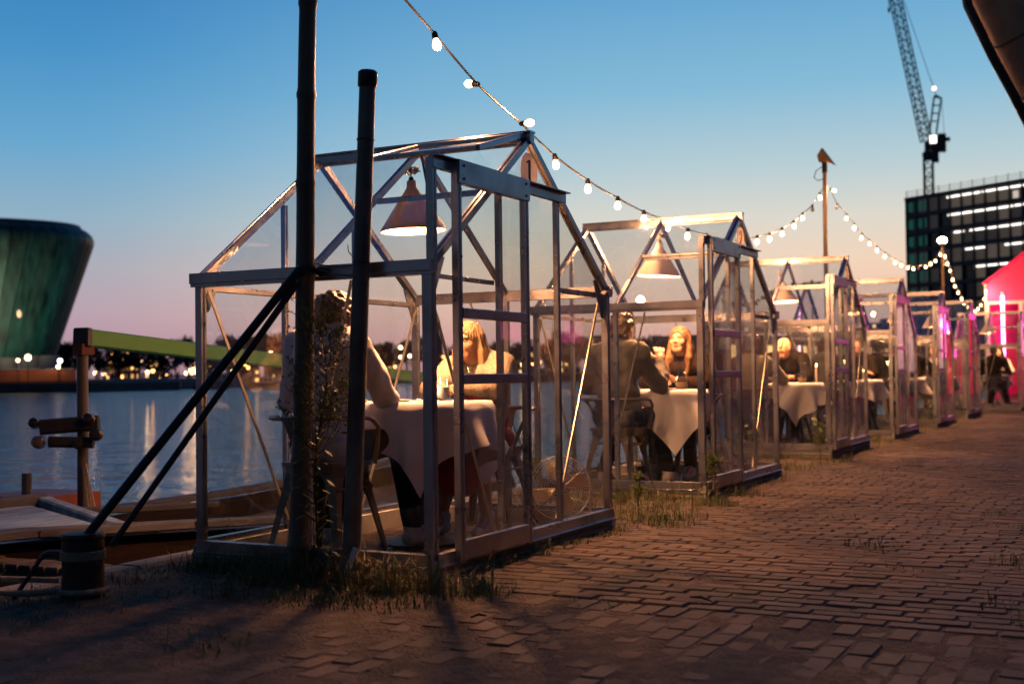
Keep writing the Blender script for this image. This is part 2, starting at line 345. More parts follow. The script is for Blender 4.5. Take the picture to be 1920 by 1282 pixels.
# bricks: courses across the quay, their long side across; rows along the quay in the foreground
def brickmat():
    m = bpy.data.materials.new('clay_brick'); m.use_nodes = True; t = m.node_tree; n = t.nodes.new; l = t.links.new; b = t.nodes['Principled BSDF']
    a = n('ShaderNodeAttribute'); a.attribute_name = 'rnd'; cr = n('ShaderNodeValToRGB'); l(a.outputs['Fac'], cr.inputs[0]); e = cr.color_ramp.elements
    e[0].color = (.055, .038, .032, 1); e[1].color = (.15, .085, .056, 1); k = e.new(.45); k.color = (.092, .056, .040, 1); k = e.new(.8); k.color = (.12, .085, .07, 1)
    g = n('ShaderNodeNewGeometry'); no = n('ShaderNodeTexNoise'); no.inputs['Scale'].default_value = 7; no.inputs['Detail'].default_value = 8; l(g.outputs['Position'], no.inputs['Vector'])
    r = n('ShaderNodeMapRange'); l(no.outputs[0], r.inputs[0]); r.inputs[1].default_value = .42; r.inputs[2].default_value = .7; r.inputs[4].default_value = .75
    mx = n('ShaderNodeMix'); mx.data_type = 'RGBA'; l(r.outputs[0], mx.inputs[0]); l(cr.outputs[0], mx.inputs[6]); mx.inputs[7].default_value = (.060, .047, .034, 1)
    n4 = n('ShaderNodeTexNoise'); n4.inputs['Scale'].default_value = .9; n4.inputs['Detail'].default_value = 4; l(g.outputs['Position'], n4.inputs['Vector'])
    r4 = n('ShaderNodeMapRange'); l(n4.outputs[0], r4.inputs[0]); r4.inputs[1].default_value = .3; r4.inputs[2].default_value = .7; r4.inputs[3].default_value = .62; r4.inputs[4].default_value = 1.35
    vs = n('ShaderNodeVectorMath'); vs.operation = 'SCALE'; l(mx.outputs[2], vs.inputs[0]); l(r4.outputs[0], vs.inputs['Scale'])
    l(vs.outputs[0], b.inputs['Base Color']); b.inputs['Roughness'].default_value = .78; b.inputs['Specular IOR Level'].default_value = .35
    n2 = n('ShaderNodeTexNoise'); n2.inputs['Scale'].default_value = 55; n2.inputs['Detail'].default_value = 6; l(g.outputs['Position'], n2.inputs['Vector'])
    bu = n('ShaderNodeBump'); bu.inputs['Strength'].default_value = .7; bu.inputs['Distance'].default_value = .006; l(n2.outputs[0], bu.inputs['Height']); l(bu.outputs[0], b.inputs['Normal'])
    return m
BRICK = brickmat()
def brick_geo(b, cx, cy, z, lx, ly, rot, tl):
    c, s = math.cos(rot), math.sin(rot); o = len(b.v)
    for (k, zz) in ((1, -.05), (1, -.007), (.93, 0)):
        for sx, sy in ((-1, -1), (1, -1), (1, 1), (-1, 1)):
            X, Y = sx*(lx/2-(0 if k == 1 else .006)), sy*(ly/2-(0 if k == 1 else .006))
            b.v.append((cx+c*X-s*Y, cy+s*X+c*Y, z+zz+tl[0]*X+tl[1]*Y))
    fs = [(o+8, o+9, o+10, o+11)]
    for r in (0, 4): fs += [(o+r+i, o+r+(i+1) % 4, o+r+4+(i+1) % 4, o+r+4+i) for i in range(4)]
    b.f += fs; b.mi += [0]*len(fs)
def rnd_attr(me, vals):
    at = me.attributes.new('rnd', 'FLOAT', 'FACE'); at.data.foreach_set('value', np.array(vals, np.float32))
bl = []
fwd = Vector((-math.sin(YAW), math.cos(YAW)))
def inview(x, y, mg=.3):
    dx, dy = x-CAM.x, y-CAM.y; d = dx*fwd.x+dy*fwd.y; s = dx*math.cos(YAW)+dy*math.sin(YAW)
    return d > 2.0 and abs(s) < d*.45+mg
BX, BY = .182, .090
yy = -.11; j = 0
while yy < 31.5:
    xoff = (j % 2)*BX/2+random.uniform(-.02, .02)
    for i in range(-8, 43):
        x = i*BX+xoff
        if x < -1.3 or x > 7.6 or not inview(x, yy, .6): continue
        bl.append((x, yy, BX-.009, BY-.009, random.uniform(-.012, .012)))
    yy += BY; j += 1
x = -1.3; j = 0
for i in range(-40, 60):                                     # a header course dividing the two patterns
    x = i*BY
    if inview(x, -.25): bl.append((x, -.25, BY-.009, BX-.009, random.uniform(-.01, .01)))
for i in range(-14, 50):                                     # foreground: laid along the quay
    x = i*BY+.02
    for k in range(0, 18):
        y = -.43-k*BX-(i % 2)*BX/2
        if -1.3 < x < 4.5 and inview(x, y, .5): bl.append((x, y, BY-.009, BX-.009, random.uniform(-.015, .015)))
def shown(t):
    x, y = t[0], t[1]; d = (x-CAM.x)*fwd.x+(y-CAM.y)*fwd.y; s = abs((x-CAM.x)*math.cos(YAW)+(y-CAM.y)*math.sin(YAW))
    ok = d > 2.35 and s < d*.42 and soilh(x, y) < -.001 and (x > .1 or y < -.2)
    return (0 if ok else 1, d)
bl.sort(key=shown)
stuff = MB(); vals = []
for n_, (x, y, lx, ly, r) in enumerate(bl):
    z = und(x, y)+random.gauss(0, .0014)-(.0040 if y < -.15 else 0)-(.006 if random.random() < .04 else 0); tl = (random.gauss(0, .007), random.gauss(0, .012)); rv = random.random()
    if n_ < 300:
        k = MB(); brick_geo(k, 0, 0, 0, lx, ly, 0, tl); me = k.mesh('brick', BRICK); rnd_attr(me, [rv]*len(me.polygons))
        link('brick', me, PAVE_BED, (x, y, z), r)
    else:
        brick_geo(stuff, x, y, z, lx, ly, r, tl); vals += [rv]*9
me = bpy.data.meshes.new('brick_field'); me.from_pydata(stuff.v, [], stuff.f); me.materials.append(BRICK); rnd_attr(me, vals)
tag(link('brick_field', me, PAVE_BED), kind='stuff')

# made-up warehouse outside the frame, added to darken the reflections in the glass
WB = mat('added_warehouse_brick', (.09, .05, .04), .9, 0, .25, 3, .5, 30)
added_wh = link('warehouse', None); tag(added_wh, 'added dark brick warehouse, out of view, for the greenhouse panes to mirror', 'building')
MB().box((9.5, -14, -.1), (22, 70, 4.9)).build('wall', WB, added_wh); MB().box((9.2, -14.3, 4.9), (22.3, 70.3, 5.2)).build('roof', mat('roof_slate', (.04, .04, .045), .8), added_wh)
wq = MB().box((-.05, -.7, -1.0), (.05, .7, 1.0)).mesh('window', mat('added_dark_window', (.02, .025, .03), .2))
for k in range(26):
    for z in (2.6,): link('window', wq, added_wh, (9.47, -12+k*3.1, z))

# quay edge
CONC = mat('worn_concrete', (.20, .185, .175), .85, 0, .3, 5, .8, 60, dirt=(.09, .08, .07))
b = MB(); y = -9.0
while y < 33:
    L = random.uniform(1.6, 2.1); g = MB().bar((-1.52, y, -.105), (-1.52, y+L-.012, -.105+random.uniform(-.004, .004)), .17, .24, c=.12); b.add(g.v, g.f); y += L
struct(b.build('quay_edge', CONC))
b = MB().box((-1.6, -60, -2.2), (-1.435, 420, -.20)); struct(b.build('quay_wall', mat('quay_wall_brick', (.10, .07, .055), .9, 0, .4, 3, .6, 20)))

# water
def watermat():
    m = bpy.data.materials.new('harbour_water'); m.use_nodes = True; t = m.node_tree; n = t.nodes.new; l = t.links.new; b = t.nodes['Principled BSDF']
    b.inputs['Base Color'].default_value = (.05, .15, .22, 1); b.inputs['Roughness'].default_value = .055; b.inputs['IOR'].default_value = 2.1; b.inputs['Specular IOR Level'].default_value = .5
    g = n('ShaderNodeNewGeometry')
    def noise(sc, det, stx, ang):
        mp = n('ShaderNodeMapping'); mp.inputs['Scale'].default_value = (stx, 1, 1); mp.inputs['Rotation'].default_value = (0, 0, ang); l(g.outputs['Position'], mp.inputs[0])
        no = n('ShaderNodeTexNoise'); no.inputs['Scale'].default_value = sc; no.inputs['Detail'].default_value = det; no.inputs['Roughness'].default_value = .5; l(mp.outputs[0], no.inputs['Vector']); return no
    a, c, f = noise(.42, 2, .55, -.5), noise(1.5, 3, .5, -.35), noise(5.5, 3, .7, .1)
    def ma(op, x, y):
        k = n('ShaderNodeMath'); k.operation = op
        for i, q in enumerate((x, y)):
            if isinstance(q, (int, float)): k.inputs[i].default_value = q
            else: l(q, k.inputs[i])
        return k.outputs[0]
    h = ma('ADD', ma('ADD', ma('MULTIPLY', a.outputs[0], .75), ma('MULTIPLY', c.outputs[0], .75)), ma('MULTIPLY', f.outputs[0], .22))
    bu = n('ShaderNodeBump'); bu.inputs['Strength'].default_value = 1; bu.inputs['Distance'].default_value = .36; l(h, bu.inputs['Height']); l(bu.outputs[0], b.inputs['Normal'])
    return m
b = MB(); b.add([(-1.5, -80, -1.1), (-1.5, 900, -1.1), (-900, 900, -1.1), (-900, -80, -1.1)], [(0, 1, 2, 3)])
struct(b.build('water', watermat()))

# far shore
SH = [(-460, 60), (-199.7, 123.3), (-168.2, 134.6), (-145.8, 138.2), (-144.8, 157.4), (-213.0, 233.7), (-216.4, 255.0), (-199.4, 272.5), (-172.5, 284.6),
      (-157.6, 320.3), (-134.5, 346.8), (-105.5, 391.1), (-77.7, 423.3), (-30, 470), (0, 500)]
poly = SH+[(60, 1300), (-1600, 1300), (-1600, 60)]
b = MB(); n = len(poly); b.add([(x, y, .35) for x, y in poly]+[(x, y, -1.6) for x, y in poly], [tuple(range(n))]+[(i, (i+1) % n, n+(i+1) % n, n+i) for i in range(n)])
struct(b.build('far_shore', mat('shore_stone', (.055, .05, .05), .9, 0, .4, .3)))
def brg(k): return YAW-math.atan((k-960)/2311)              # compass bearing of a far landmark, left of +Y
def far(k, D, z=.35):
    a = brg(k); d = D/math.cos(a-YAW); return Vector((CAM.x-math.sin(a)*d, CAM.y+math.cos(a)*d, z))
def zat(D, k, ypx): return .88+(701-.0128*(k-960)-ypx)/2311*D      # height above the quay read off the photograph

FOL = mat('far_foliage', (.030, .038, .022), .9, 0, .5, .6)
TRUNK = mat('tree_bark', (.06, .045, .035), .9, 0, .3, 3)
def tree_mesh(seed):
    r = random.Random(seed); b = MB(); tr = MB()
    tr.tube([(0, 0, 0), (.02, .01, .25), (-.02, 0, .5), (.03, 0, .8)], [.04, .03, .022, .008], 6)
    for i in range(6):
        a = r.uniform(0, 6.28); tr.tube([(0, 0, .3+.06*i), (.16*math.cos(a), .16*math.sin(a), .5+.06*i), (.3*math.cos(a), .3*math.sin(a), .62+.05*i)], [.016, .01, .004], 4)
    cl = [(r.gauss(0, .2), r.gauss(0, .2), r.uniform(.38, .92), r.uniform(.10, .2)) for _ in range(16)]
    for x, y, z, q in cl:
        for _ in range(80):
            d = Vector((r.gauss(0, 1), r.gauss(0, 1), r.gauss(0, 1))).normalized()*q*r.uniform(.4, 1.15); c = Vector((x, y, z))+Vector((d.x, d.y, d.z*.8)); s = r.uniform(.018, .038)
            u = Vector((r.gauss(0, 1), r.gauss(0, 1), r.gauss(0, 1))).normalized()*s; w = u.orthogonal().normalized()*s
            b.add([c-u-w, c+u-w*.4, c+u+w, c-u*.5+w], [(0, 1, 2, 3)])
    return tr.mesh('trunk', TRUNK), b.mesh('crown', FOL)
TM = [tree_mesh(i) for i in range(5)]
tlist = [(108, 262, 638), (128, 262, 650), (150, 270, 655), (-60, 300, 640), (185, 318, 661), (215, 322, 652), (262, 318, 650), (297, 330, 662), (330, 330, 655), (352, 335, 640), (408, 345, 652),
         (432, 345, 637), (448, 350, 642), (497, 350, 633), (516, 352, 640), (538, 352, 650), (570, 350, 648), (600, 350, 652), (640, 356, 655), (668, 360, 652), (694, 360, 645), (716, 362, 650), (742, 362, 657),
         (762, 362, 645), (780, 366, 640), (850, 380, 655), (880, 385, 650), (918, 390, 652), (943, 395, 644), (965, 395, 655), (1020, 410, 650), (1065, 415, 632), (1082, 415, 640), (1106, 420, 655), (1180, 430, 644),
         (1206, 435, 640), (1222, 435, 636), (1240, 440, 645), (1262, 440, 650), (1288, 445, 640), (1310, 445, 650), (1352, 450, 655), (1400, 460, 645)]
ORD = ['first', 'second', 'third', 'fourth', 'fifth', 'sixth', 'seventh', 'eighth', 'ninth', 'tenth', 'eleventh', 'twelfth', 'thirteenth', 'fourteenth', 'fifteenth', 'sixteenth', 'seventeenth', 'eighteenth', 'nineteenth', 'twentieth']
MARKS = [(-70, 'the left edge of the picture'), (98, 'the ship shaped building'), (243, 'the brick block with three glowing windows'), (372, 'the left post of the first greenhouse'), (470, 'the arched bridge'), (600, 'the tall bamboo pole'), (820, 'the church tower'), (985, 'the lit white gable'), (1135, 'the flat topped block'), (1320, 'the door of the second greenhouse')]
def byplace(ks, what):
    out = {}; idx = sorted(range(len(ks)), key=lambda i: ks[i])
    for i in idx:
        m = max([q for q in MARKS if q[0] <= ks[i]] or [MARKS[0]], key=lambda q: q[0]); n = out.setdefault(m, []); n.append(i)
    return {i: '%s %s to the right of %s' % (ORD[j], what, m[1]) for m, l in out.items() for j, i in enumerate(l)}
TL = byplace([q[0] for q in tlist], 'dark shore tree')
for i, (k, D, yp) in enumerate(tlist):
    h = zat(D, k, yp)*1.08; p = far(k, D); t = thing('shore_tree', TL[i], 'tree', p, random.uniform(0, 6), 'dark trees along the far shore')
    tm, cm = TM[i % 5]; w = random.uniform(.8, 1.25)
    for nme, me in (('trunk', tm), ('crown', cm)):
        o = link(nme, me, t); o.scale = (h*w, h*w, h)

# buildings across the water, each with its own windows
WLIT = emis('window_warm', (1, .52, .16), 2.2); WLIT2 = emis('window_dim', (1, .45, .14), .7); WDARK = mat('window_dark', (.02, .025, .03), .15)
WALLS = [mat('wall_brick_dark', (.10, .065, .05), .9, 0, .2, .4), mat('wall_plaster', (.22, .18, .16), .9, 0, .2, .4), mat('wall_grey', (.12, .12, .13), .9, 0, .2, .4)]
ROOF = mat('roof_tile_dark', (.05, .04, .04), .8, 0, .2, 1)
wm = {m.name: MB().box((-.5, -.06, -.5), (.5, .06, .5)).mesh('window', m) for m in (WLIT, WLIT2, WDARK)}
def house(k, D, wpx, ytop, lab, lit, wall, gable=True, rows=3, cols=4, name='waterfront_house', cat='building'):
    p = far(k, D); a = brg(k); t = thing(name, lab, cat, p, a+random.uniform(-.15, .15)); w = wpx/2311*D; h = zat(D, k, ytop)-.35
    eh = h*.72 if gable else h
    MB().box((-w/2, 0, 0), (w/2, 12, eh)).build('wall', WALLS[wall], t)
    if gable:
        MB().add([(-w/2-.3, -.3, eh), (w/2+.3, -.3, eh), (0, -.3, h), (-w/2-.3, 12.3, eh), (w/2+.3, 12.3, eh), (0, 12.3, h)], [(0, 1, 2), (3, 5, 4), (0, 2, 5, 3), (1, 4, 5, 2), (0, 3, 4, 1)]).build('roof', ROOF, t)
        MB().box((w*.2, 4, h*.8), (w*.2+.9, 5, h*1.08)).build('chimney', WALLS[0], t)
    else:
        MB().box((-w/2-.2, -.2, eh), (w/2+.2, 12.2, eh+.35)).build('roof', ROOF, t)
    for r in range(rows):
        for c in range(cols):
            q = random.random(); m = WLIT if q < lit else (WLIT2 if q < lit*2 else WDARK)
            o = link('window', wm[m.name], t, (-w/2+w*(c+.5)/cols, -.02, eh*(r+.55)/rows)); o.scale = (min(1.5, w/cols*.5), 1, min(1.7, eh/rows*.5))
house(243, 352, 34, 650, 'brick block with a row of three glowing windows, seen below the green boom', .5, 0, False, 4, 4)
house(205, 352, 26, 668, 'low plaster house left of the brick block with glowing windows', .15, 1)
house(292, 360, 40, 672, 'wide low house right of the glowing brick block under the boom', .2, 2, False, 2, 5)
house(388, 380, 36, 668, 'low gabled house behind the arched bridge, far shore', .35, 1)
house(455, 380, 60, 672, 'long brick warehouse behind the moored grey boats', .2, 0, False, 2, 7)
house(520, 385, 42, 668, 'gabled house behind the brown boat, far shore', .12, 0)
house(660, 395, 46, 672, 'plaster house behind the orange shrub lights on the far shore', .25, 1)
house(715, 395, 40, 675, 'brick house just left of the church tower', .25, 0)
house(880, 420, 60, 668, 'dark grey block just right of the church tower', .15, 2, False, 3, 6)
house(985, 425, 34, 640, 'small house with a lit white gable in front of the slim spire', .4, 1)
house(1045, 430, 44, 645, 'brown gabled house right of the lit white gable', .3, 0)
house(1135, 440, 60, 630, 'flat topped dark block rising above the trees across the harbour', .12, 2, False, 4, 6)
house(1225, 455, 44, 655, 'low dark house behind the long haired diner', .1, 2)
house(1330, 470, 60, 650, 'long grey block seen through the second glasshouse door', .2, 2, False, 3, 7)
house(1640, 520, 30, 606, 'distant bluish office tower beyond the third glasshouse', .05, 2, False, 8, 3, 'office_tower')
house(1668, 520, 22, 598, 'slim distant tower beside the bluish office tower', .05, 2, False, 9, 2, 'office_tower')
# lit gable fronts
WHT = mat('white_paint', (.7, .68, .62), .7, 0, .1, 3)
def steeple(k, D, ybase, ytip, wpx, lab, lights):
    p = far(k, D); t = thing('church_tower', lab, 'church tower', p, brg(k)); w = wpx/2311*D; zt = zat(D, k, ytip); zb = zat(D, k, ybase)
    MB().box((-w/2, -w/2, 0), (w/2, w/2, zb)).box((-w*.58, -w*.58, zb), (w*.58, w*.58, zb+w*.12)).build('tower', WALLS[0], t)
    MB().lathe([(w*.42, zb+w*.12), (w*.40, zb+w*.9), (w*.48, zb+w*.95), (w*.30, zb+w*1.3), (w*.16, zb+w*1.7), (w*.17, zb+w*2.3), (w*.22, zb+w*2.35), (w*.06, zb+w*2.9), (.05, zt)], seg=10).build('spire', ROOF, t)
    for s in ((-1, 1) if lights else ()): MB().ball((s*w*.42, -w*.6, zb-w*.1), .5).build('clock_light', emis('clock_glow', (1, .42, .12), 6), t)
steeple(820, 470, 668, 592, 26, 'dark church tower with twin orange lights across the water', True)
steeple(1037, 470, 655, 598, 12, 'slim pointed spire above the lit white gable', False)

# street lamps along the far shore
LAMPM = {'warm': emis('lamp_orange', (1, .40, .10), 9), 'white': emis('lamp_white', (1, .62, .30), 11), 'cool': emis('lamp_cool', (.9, .85, .9), 9)}
POLE = mat('dark_pole', (.03, .03, .03), .6, .3)
lp = [(33, 205, 675, 'w', .30), (52, 205, 670, 'w', .55), (112, 208, 676, 'c', .42), (109, 209, 687, 'w', .38), (63, 210, 693, 'o', .18), (168, 340, 681, 'o', .42), (179, 342, 684, 'w', .5), (178, 345, 699, 'w', .55),
      (195, 345, 701, 'w', .6), (208, 340, 679, 'o', .4), (209, 345, 663, 'o', .3), (227, 340, 706, 'o', .45), (263, 340, 675, 'w', .6), (276, 340, 697, 'w', .5), (286, 342, 695, 'o', .5), (297, 340, 707, 'o', .45), (312, 345, 703, 'o', .3),
      (349, 345, 699, 'w', .55), (354, 350, 694, 'w', .5), (366, 350, 697, 'w', .5), (362, 352, 690, 'o', .6), (359, 352, 700, 'o', .35), (436, 340, 696, 'w', .5), (507, 340, 662, 'w', .6), (465, 345, 689, 'o', .45), (460, 345, 683, 'o', .5),
      (751, 300, 651, 'w', .5), (751, 310, 669, 'w', .5), (768, 330, 667, 'w', .5), (740, 330, 687, 'o', .4), (815, 340, 698, 'w', .55), (808, 342, 704, 'o', .3), (925, 350, 672, 'o', .6), (979, 360, 683, 'w', .55), (990, 365, 681, 'o', .4), (998, 365, 682, 'o', .4),
      (1012, 365, 678, 'o', .45), (1055, 380, 694, 'w', .35), (1072, 385, 679, 'o', .4), (1142, 390, 699, 'o', .4), (1198, 395, 686, 'o', .35), (1230, 400, 690, 'w', .3), (1345, 430, 676, 'o', .5), (1352, 430, 684, 'o', .5)]
places = [(160, 'beside the ship shaped building'), (260, 'in the lit row left of the brick block'), (330, 'on the far quay under the green boom'), (480, 'near the arched bridge'), (780, 'on the far shore behind the first table'),
          (1100, 'on the far shore between the first two glasshouses'), (2000, 'on the far shore behind the second glasshouse')]
LL = byplace([q[0] for q in lp], 'far shore lamp')
for li, (k, D, yp, c, r) in enumerate(lp):
    z = zat(D, k, yp); p = far(k, D, .3 if D > 250 or k > 150 else .3)
    pl = next(t for q, t in places if k < q)
    t = thing('street_lamp', LL[li], 'street lamp', p, 0, 'lamps '+pl)
    MB().tube([(0, 0, 0), (0, 0, max(.3, z-.3-r))], .07, 6).build('pole', POLE, t)
    MB().ball((0, 0, z-.3), r*.85, 10, 6).build('lamp_globe', LAMPM[{'o': 'warm', 'w': 'white', 'c': 'cool'}[c]], t)

# arched footbridge and moored boats across the water
BR = mat('bridge_steel', (.12, .16, .26), .5, .4)
t = thing('footbridge', 'blue grey arched bridge across the water left of the first glasshouse', 'bridge')
a0, a1 = far(300, 310, .5), far(440, 310, .5)
arc = [a0.lerp(a1, i/16)+Vector((0, 0, 6.2*4*(i/16)*(1-i/16))) for i in range(17)]
MB().tube(arc, .28, 6).build('arch', BR, t); MB().bar(a0+V(0, 0, 1), a1+V(0, 0, 1), 3, .5).build('deck', BR, t)
for i in range(2, 15, 2): MB().tube([arc[i], (arc[i].x, arc[i].y, 1.5)], .08, 4).build('hanger', BR, t)
HULLC = [mat('hull_white', (.5, .5, .52), .5), mat('hull_blue', (.06, .08, .14), .5), mat('hull_brown', (.16, .08, .045), .6)]
def small_boat(k, D, L, H, hull, lab, lit=0, turn=0.):
    p = far(k, D, -1.1); t = thing('moored_boat', lab, 'boat', p, brg(k)+turn)
    b = MB(); n = 9; 
    for i in range(n):
        u = i/(n-1)*2-1; w = 1.5*(1-max(0, u)**3)*(1-.25*max(0, -u)**4)+.05; x = u*L/2; s = .35*u*u*H
        b.v += [(x, -w*.7, -.2), (x, -w, H*.45+s), (x, w, H*.45+s), (x, w*.7, -.2)]
    for i in range(n-1):
        o = i*4; b.f += [(o+j, o+4+j, o+4+(j+1) % 4, o+(j+1) % 4) for j in range(4)]
    b.f += [(0, 1, 2, 3), tuple(range((n-1)*4, n*4))]; b.mi = [0]*len(b.f); b.build('hull', hull, t)
    MB().box((-L*.3, -.9, H*.45), (L*.12, .9, H*.95)).build('cabin', HULLC[0] if hull != HULLC[0] else HULLC[1], t)
    for i in range(4): MB().box((-L*.26+i*L*.1, -.94, H*.6), (-L*.2+i*L*.1, -.9, H*.82)).build('window', WLIT if i < lit else WDARK, t)
small_boat(412, 255, 13, 3.0, HULLC[1], 'dark blue motor boat moored under the arched bridge')
small_boat(440, 262, 14, 3.2, HULLC[0], 'pale cabin cruiser moored right of the dark blue boat')
small_boat(475, 268, 12, 3.0, HULLC[0], 'pale boat with a blue grey cabin nearest the bamboo pole')
small_boat(500, 215, 7.5, 2.2, HULLC[2], 'brown wooden sloop lying out from the other boats', 1)
small_boat(395, 215, 6, 1.2, HULLC[1], 'small low dark dinghy left of the brown sloop')
small_boat(1005, 300, 16, 3.6, HULLC[1], 'dark barge moored between the first two glasshouses', 1)
small_boat(1075, 310, 14, 4, HULLC[2], 'brown barge moored behind the fan', 1)
small_boat(1180, 320, 14, 3.4, HULLC[1], 'dark barge moored behind the back of the seated man')
# dock in front of the ship shaped building
t = thing('floating_dock', 'long dark steel dock lying in front of the far shore', 'dock')
q0, q1 = far(172, 212, -1.1), far(340, 236, -1.1); MB().bar(q0+V(0, 0, .9), q1+V(0, 0, .9), 6, 1.8).build('dock_hull', mat('dock_steel', (.035, .04, .055), .7), t)
MB().bar(q0+V(0, 0, 2), q1+V(0, 0, 2), 5, .25).build('dock_deck', mat('dock_deck', (.28, .26, .28), .8), t)
for i in range(12):
    p = q0.lerp(q1, (i+.5)/12); MB().box((p.x-.15, p.y-.15, .9), (p.x+.15, p.y+.15, 2.1)).build('bollard', POLE, t)

# green ship shaped building
t = thing('ship_shaped_building', 'tall green copper clad building shaped like a ship bow rising over the water', 'building')
Cn = far(-150, 236, 0); rr_ = Vector((math.cos(YAW), math.sin(YAW), 0)); ff = Vector((-math.sin(YAW), math.cos(YAW), 0))
z0 = 5.2
def hull_pt(th, u, k=0.):
    c, s = math.cos(th), math.sin(th); cu = max(0, (u-.86)/.14)**2.2; a = 25.3+8.6*u+k-3.9*cu; bb = 15+5*u+k-3.9*cu; e = 1.
    zt = 30.3
    cc = math.copysign(abs(c)**e, c); ss = math.copysign(abs(s)**e, s)
    return Cn+rr_*(a*cc)+ff*(bb*ss)+Vector((0, 0, z0+u*(zt-z0)))
COP = [mat('copper_green_%s' % nme, c, .5, .25, .75, .9, .3, 1, stretch=(1, 1, .08)) for nme, c in (('deep', (.008, .052, .044)), ('mid', (.010, .070, .060)), ('grey', (.020, .062, .054)))]
NP = 56
for i in range(NP):
    th0, th1 = -PI+2*PI*i/NP, -PI+2*PI*(i+1)/NP; b = MB(); nu = 29; g = (th1-th0)*.025
    for k in (0., -.5):
        for j in range(nu): b.v += [hull_pt(th0+g, j/(nu-1), k), hull_pt(th1-g, j/(nu-1), k)]
    o = nu*2
    for j in range(nu-1): b.f += [(2*j, 2*j+1, 2*j+3, 2*j+2), (o+2*j, o+2*j+2, o+2*j+3, o+2*j+1), (2*j, 2*j+2, o+2*j+2, o+2*j), (2*j+1, o+2*j+1, o+2*j+3, 2*j+3)]
    b.f += [(0, o, o+1, 1), (2*nu-2, 2*nu-1, o+2*nu-1, o+2*nu-2)]; b.mi = [0]*len(b.f)
    b.build('panel', COP[(i*7) % 3], t, smooth=True)
b = MB(); ring = [hull_pt(-PI+2*PI*i/64, 1.0, -.2) for i in range(64)]; rb = [hull_pt(-PI+2*PI*i/64, 0.0, -.2) for i in range(64)]; lo = [hull_pt(-PI+2*PI*i/64, .82, -.7) for i in range(64)]
b.add(ring+[Cn+Vector((0, 0, 30.1))], [(i, (i+1) % 64, 64) for i in range(64)]); b.add(rb+[Cn+Vector((0, 0, z0))], [(i, 64, (i+1) % 64) for i in range(64)])
b.add(rb+lo+ring, [(i, (i+1) % 64, 64+(i+1) % 64, 64+i) for i in range(64)]+[(64+i, 64+(i+1) % 64, 128+(i+1) % 64, 128+i) for i in range(64)])
b.build('core', mat('copper_shadow_gap', (.015, .03, .03), .8), t)
b = MB(); rim = [hull_pt(-PI+2*PI*i/64, 1.0, .12) for i in range(65)]; b.tube(rim, .28, 6); b.build('rim', mat('rim_metal', (.25, .3, .3), .5, .5), t)
for k, yp, m, r in ((40, 585, WLIT, .8), (86, 588, WLIT2, .8)):
    th = -.95 if k == 40 else -.62
    c = hull_pt(th, (zat(222, k, yp)-z0)/24., .05); nrm = (c-Cn); nrm.z = 0; MB().ball((0, 0, 0), 1, 12, 8, sc=(.55, .2, .75)).build('porthole', m, t).matrix_local = Matrix.Translation(c) @ nrm.to_track_quat('Y', 'Z').to_matrix().to_4x4()
GREYP = mat('concrete_pier', (.2, .2, .22), .8, 0, .1, .5)
for k in (-20, 12, 55, 92): p = far(k, 232, .3); MB().lathe([(1.9, 0), (1.9, z0)], p, 20).build('pier', GREYP, t)
t = thing('quay_building', 'low rust orange wall and dark base under the ship shaped building', 'wall')
q0, q1 = far(-60, 204, .35), far(141, 213, .35); MB().bar(q0+V(0, 0, 1.2), q1+V(0, 0, 1.2), 1.5, 2.3).build('orange_wall', mat('orange_cladding', (.62, .17, .06), .7, 0, .2, .3), t)
MB().bar(q0+V(0, 0, -.7), q1+V(0, 0, -.7), 2.2, 1.5).build('dark_base', mat('dock_steel', (.035, .04, .055), .7), t)
MB().bar(q0+V(0, 0, 2.4), q1+V(0, 0, 2.4), 1.8, .12).build('coping', WHT, t)
p = far(28, 200, -1.0)
tag(MB().bar(far(128, 202, -.9)+V(0, 0, .5), far(144, 202, -.9)+V(0, 0, .5), 2, 1.0).build('pontoon', mat('pontoon_wood', (.3, .16, .1), .8)), 'small brown pontoon at the foot of the orange wall', 'pontoon')
# flood light on the left flank of the hull
fl = bpy.data.lights.new('floodlight', 'SPOT'); fl.energy = 26000; fl.color = (1, .85, .55); fl.spot_size = 1.3; fl.spot_blend = 1; fl.shadow_soft_size = .5
fo = bpy.data.objects.new('floodlight', fl); COL.objects.link(fo); fo.location = far(-14, 205, 3); fo.rotation_euler = (far(-10, 222, 13)-fo.location).to_track_quat('-Z', 'Y').to_euler()

# dark office block with lit floors, railing and crane
t = thing('office_block', 'dark glass office block with strips of white light on its floors', 'office building')
A0 = far(1705, 270, 0); A1 = far(1920, 245, 0); dv = (A1-A0).normalized(); LB = 56.; nv = Vector((dv.y, -dv.x, 0)); 
if nv.dot(A0-CAM) > 0: nv = -nv
H = 38.1; FR = mat('facade_frame', (.075, .07, .068), .5, .4); FG = mat('facade_glass', (.03, .035, .04), .12, 0, .5, .15, spec=.8); FGS = [FG]+[mat('lit_interior_'+n, (.06, .055, .05), .2, emit=c, es=e) for n, c, e in (('faint', (.9, .75, .7), .018), ('dim', (1, .8, .65), .035), ('soft', (1, .78, .6), .06))]; FGL = emis('lit_desk', (1, .8, .65), .5); TEAL = mat('teal_blind', (.05, .25, .19), .6, emit=(.1, .6, .42), es=.06)
def fbox(b, u0, u1, d0, d1, za, zb, m=0):
    P = [A0+dv*u+nv*d for u, d in ((u0, d0), (u1, d0), (u1, d1), (u0, d1))]
    return b.add([p+Vector((0, 0, z)) for z in (za, zb) for p in P], [(0, 3, 2, 1), (4, 5, 6, 7), (0, 1, 5, 4), (1, 2, 6, 5), (2, 3, 7, 6), (3, 0, 4, 7)], m)
fbox(MB(), 0, LB, -25, -.5, -1, H).build('wall', FR, t)
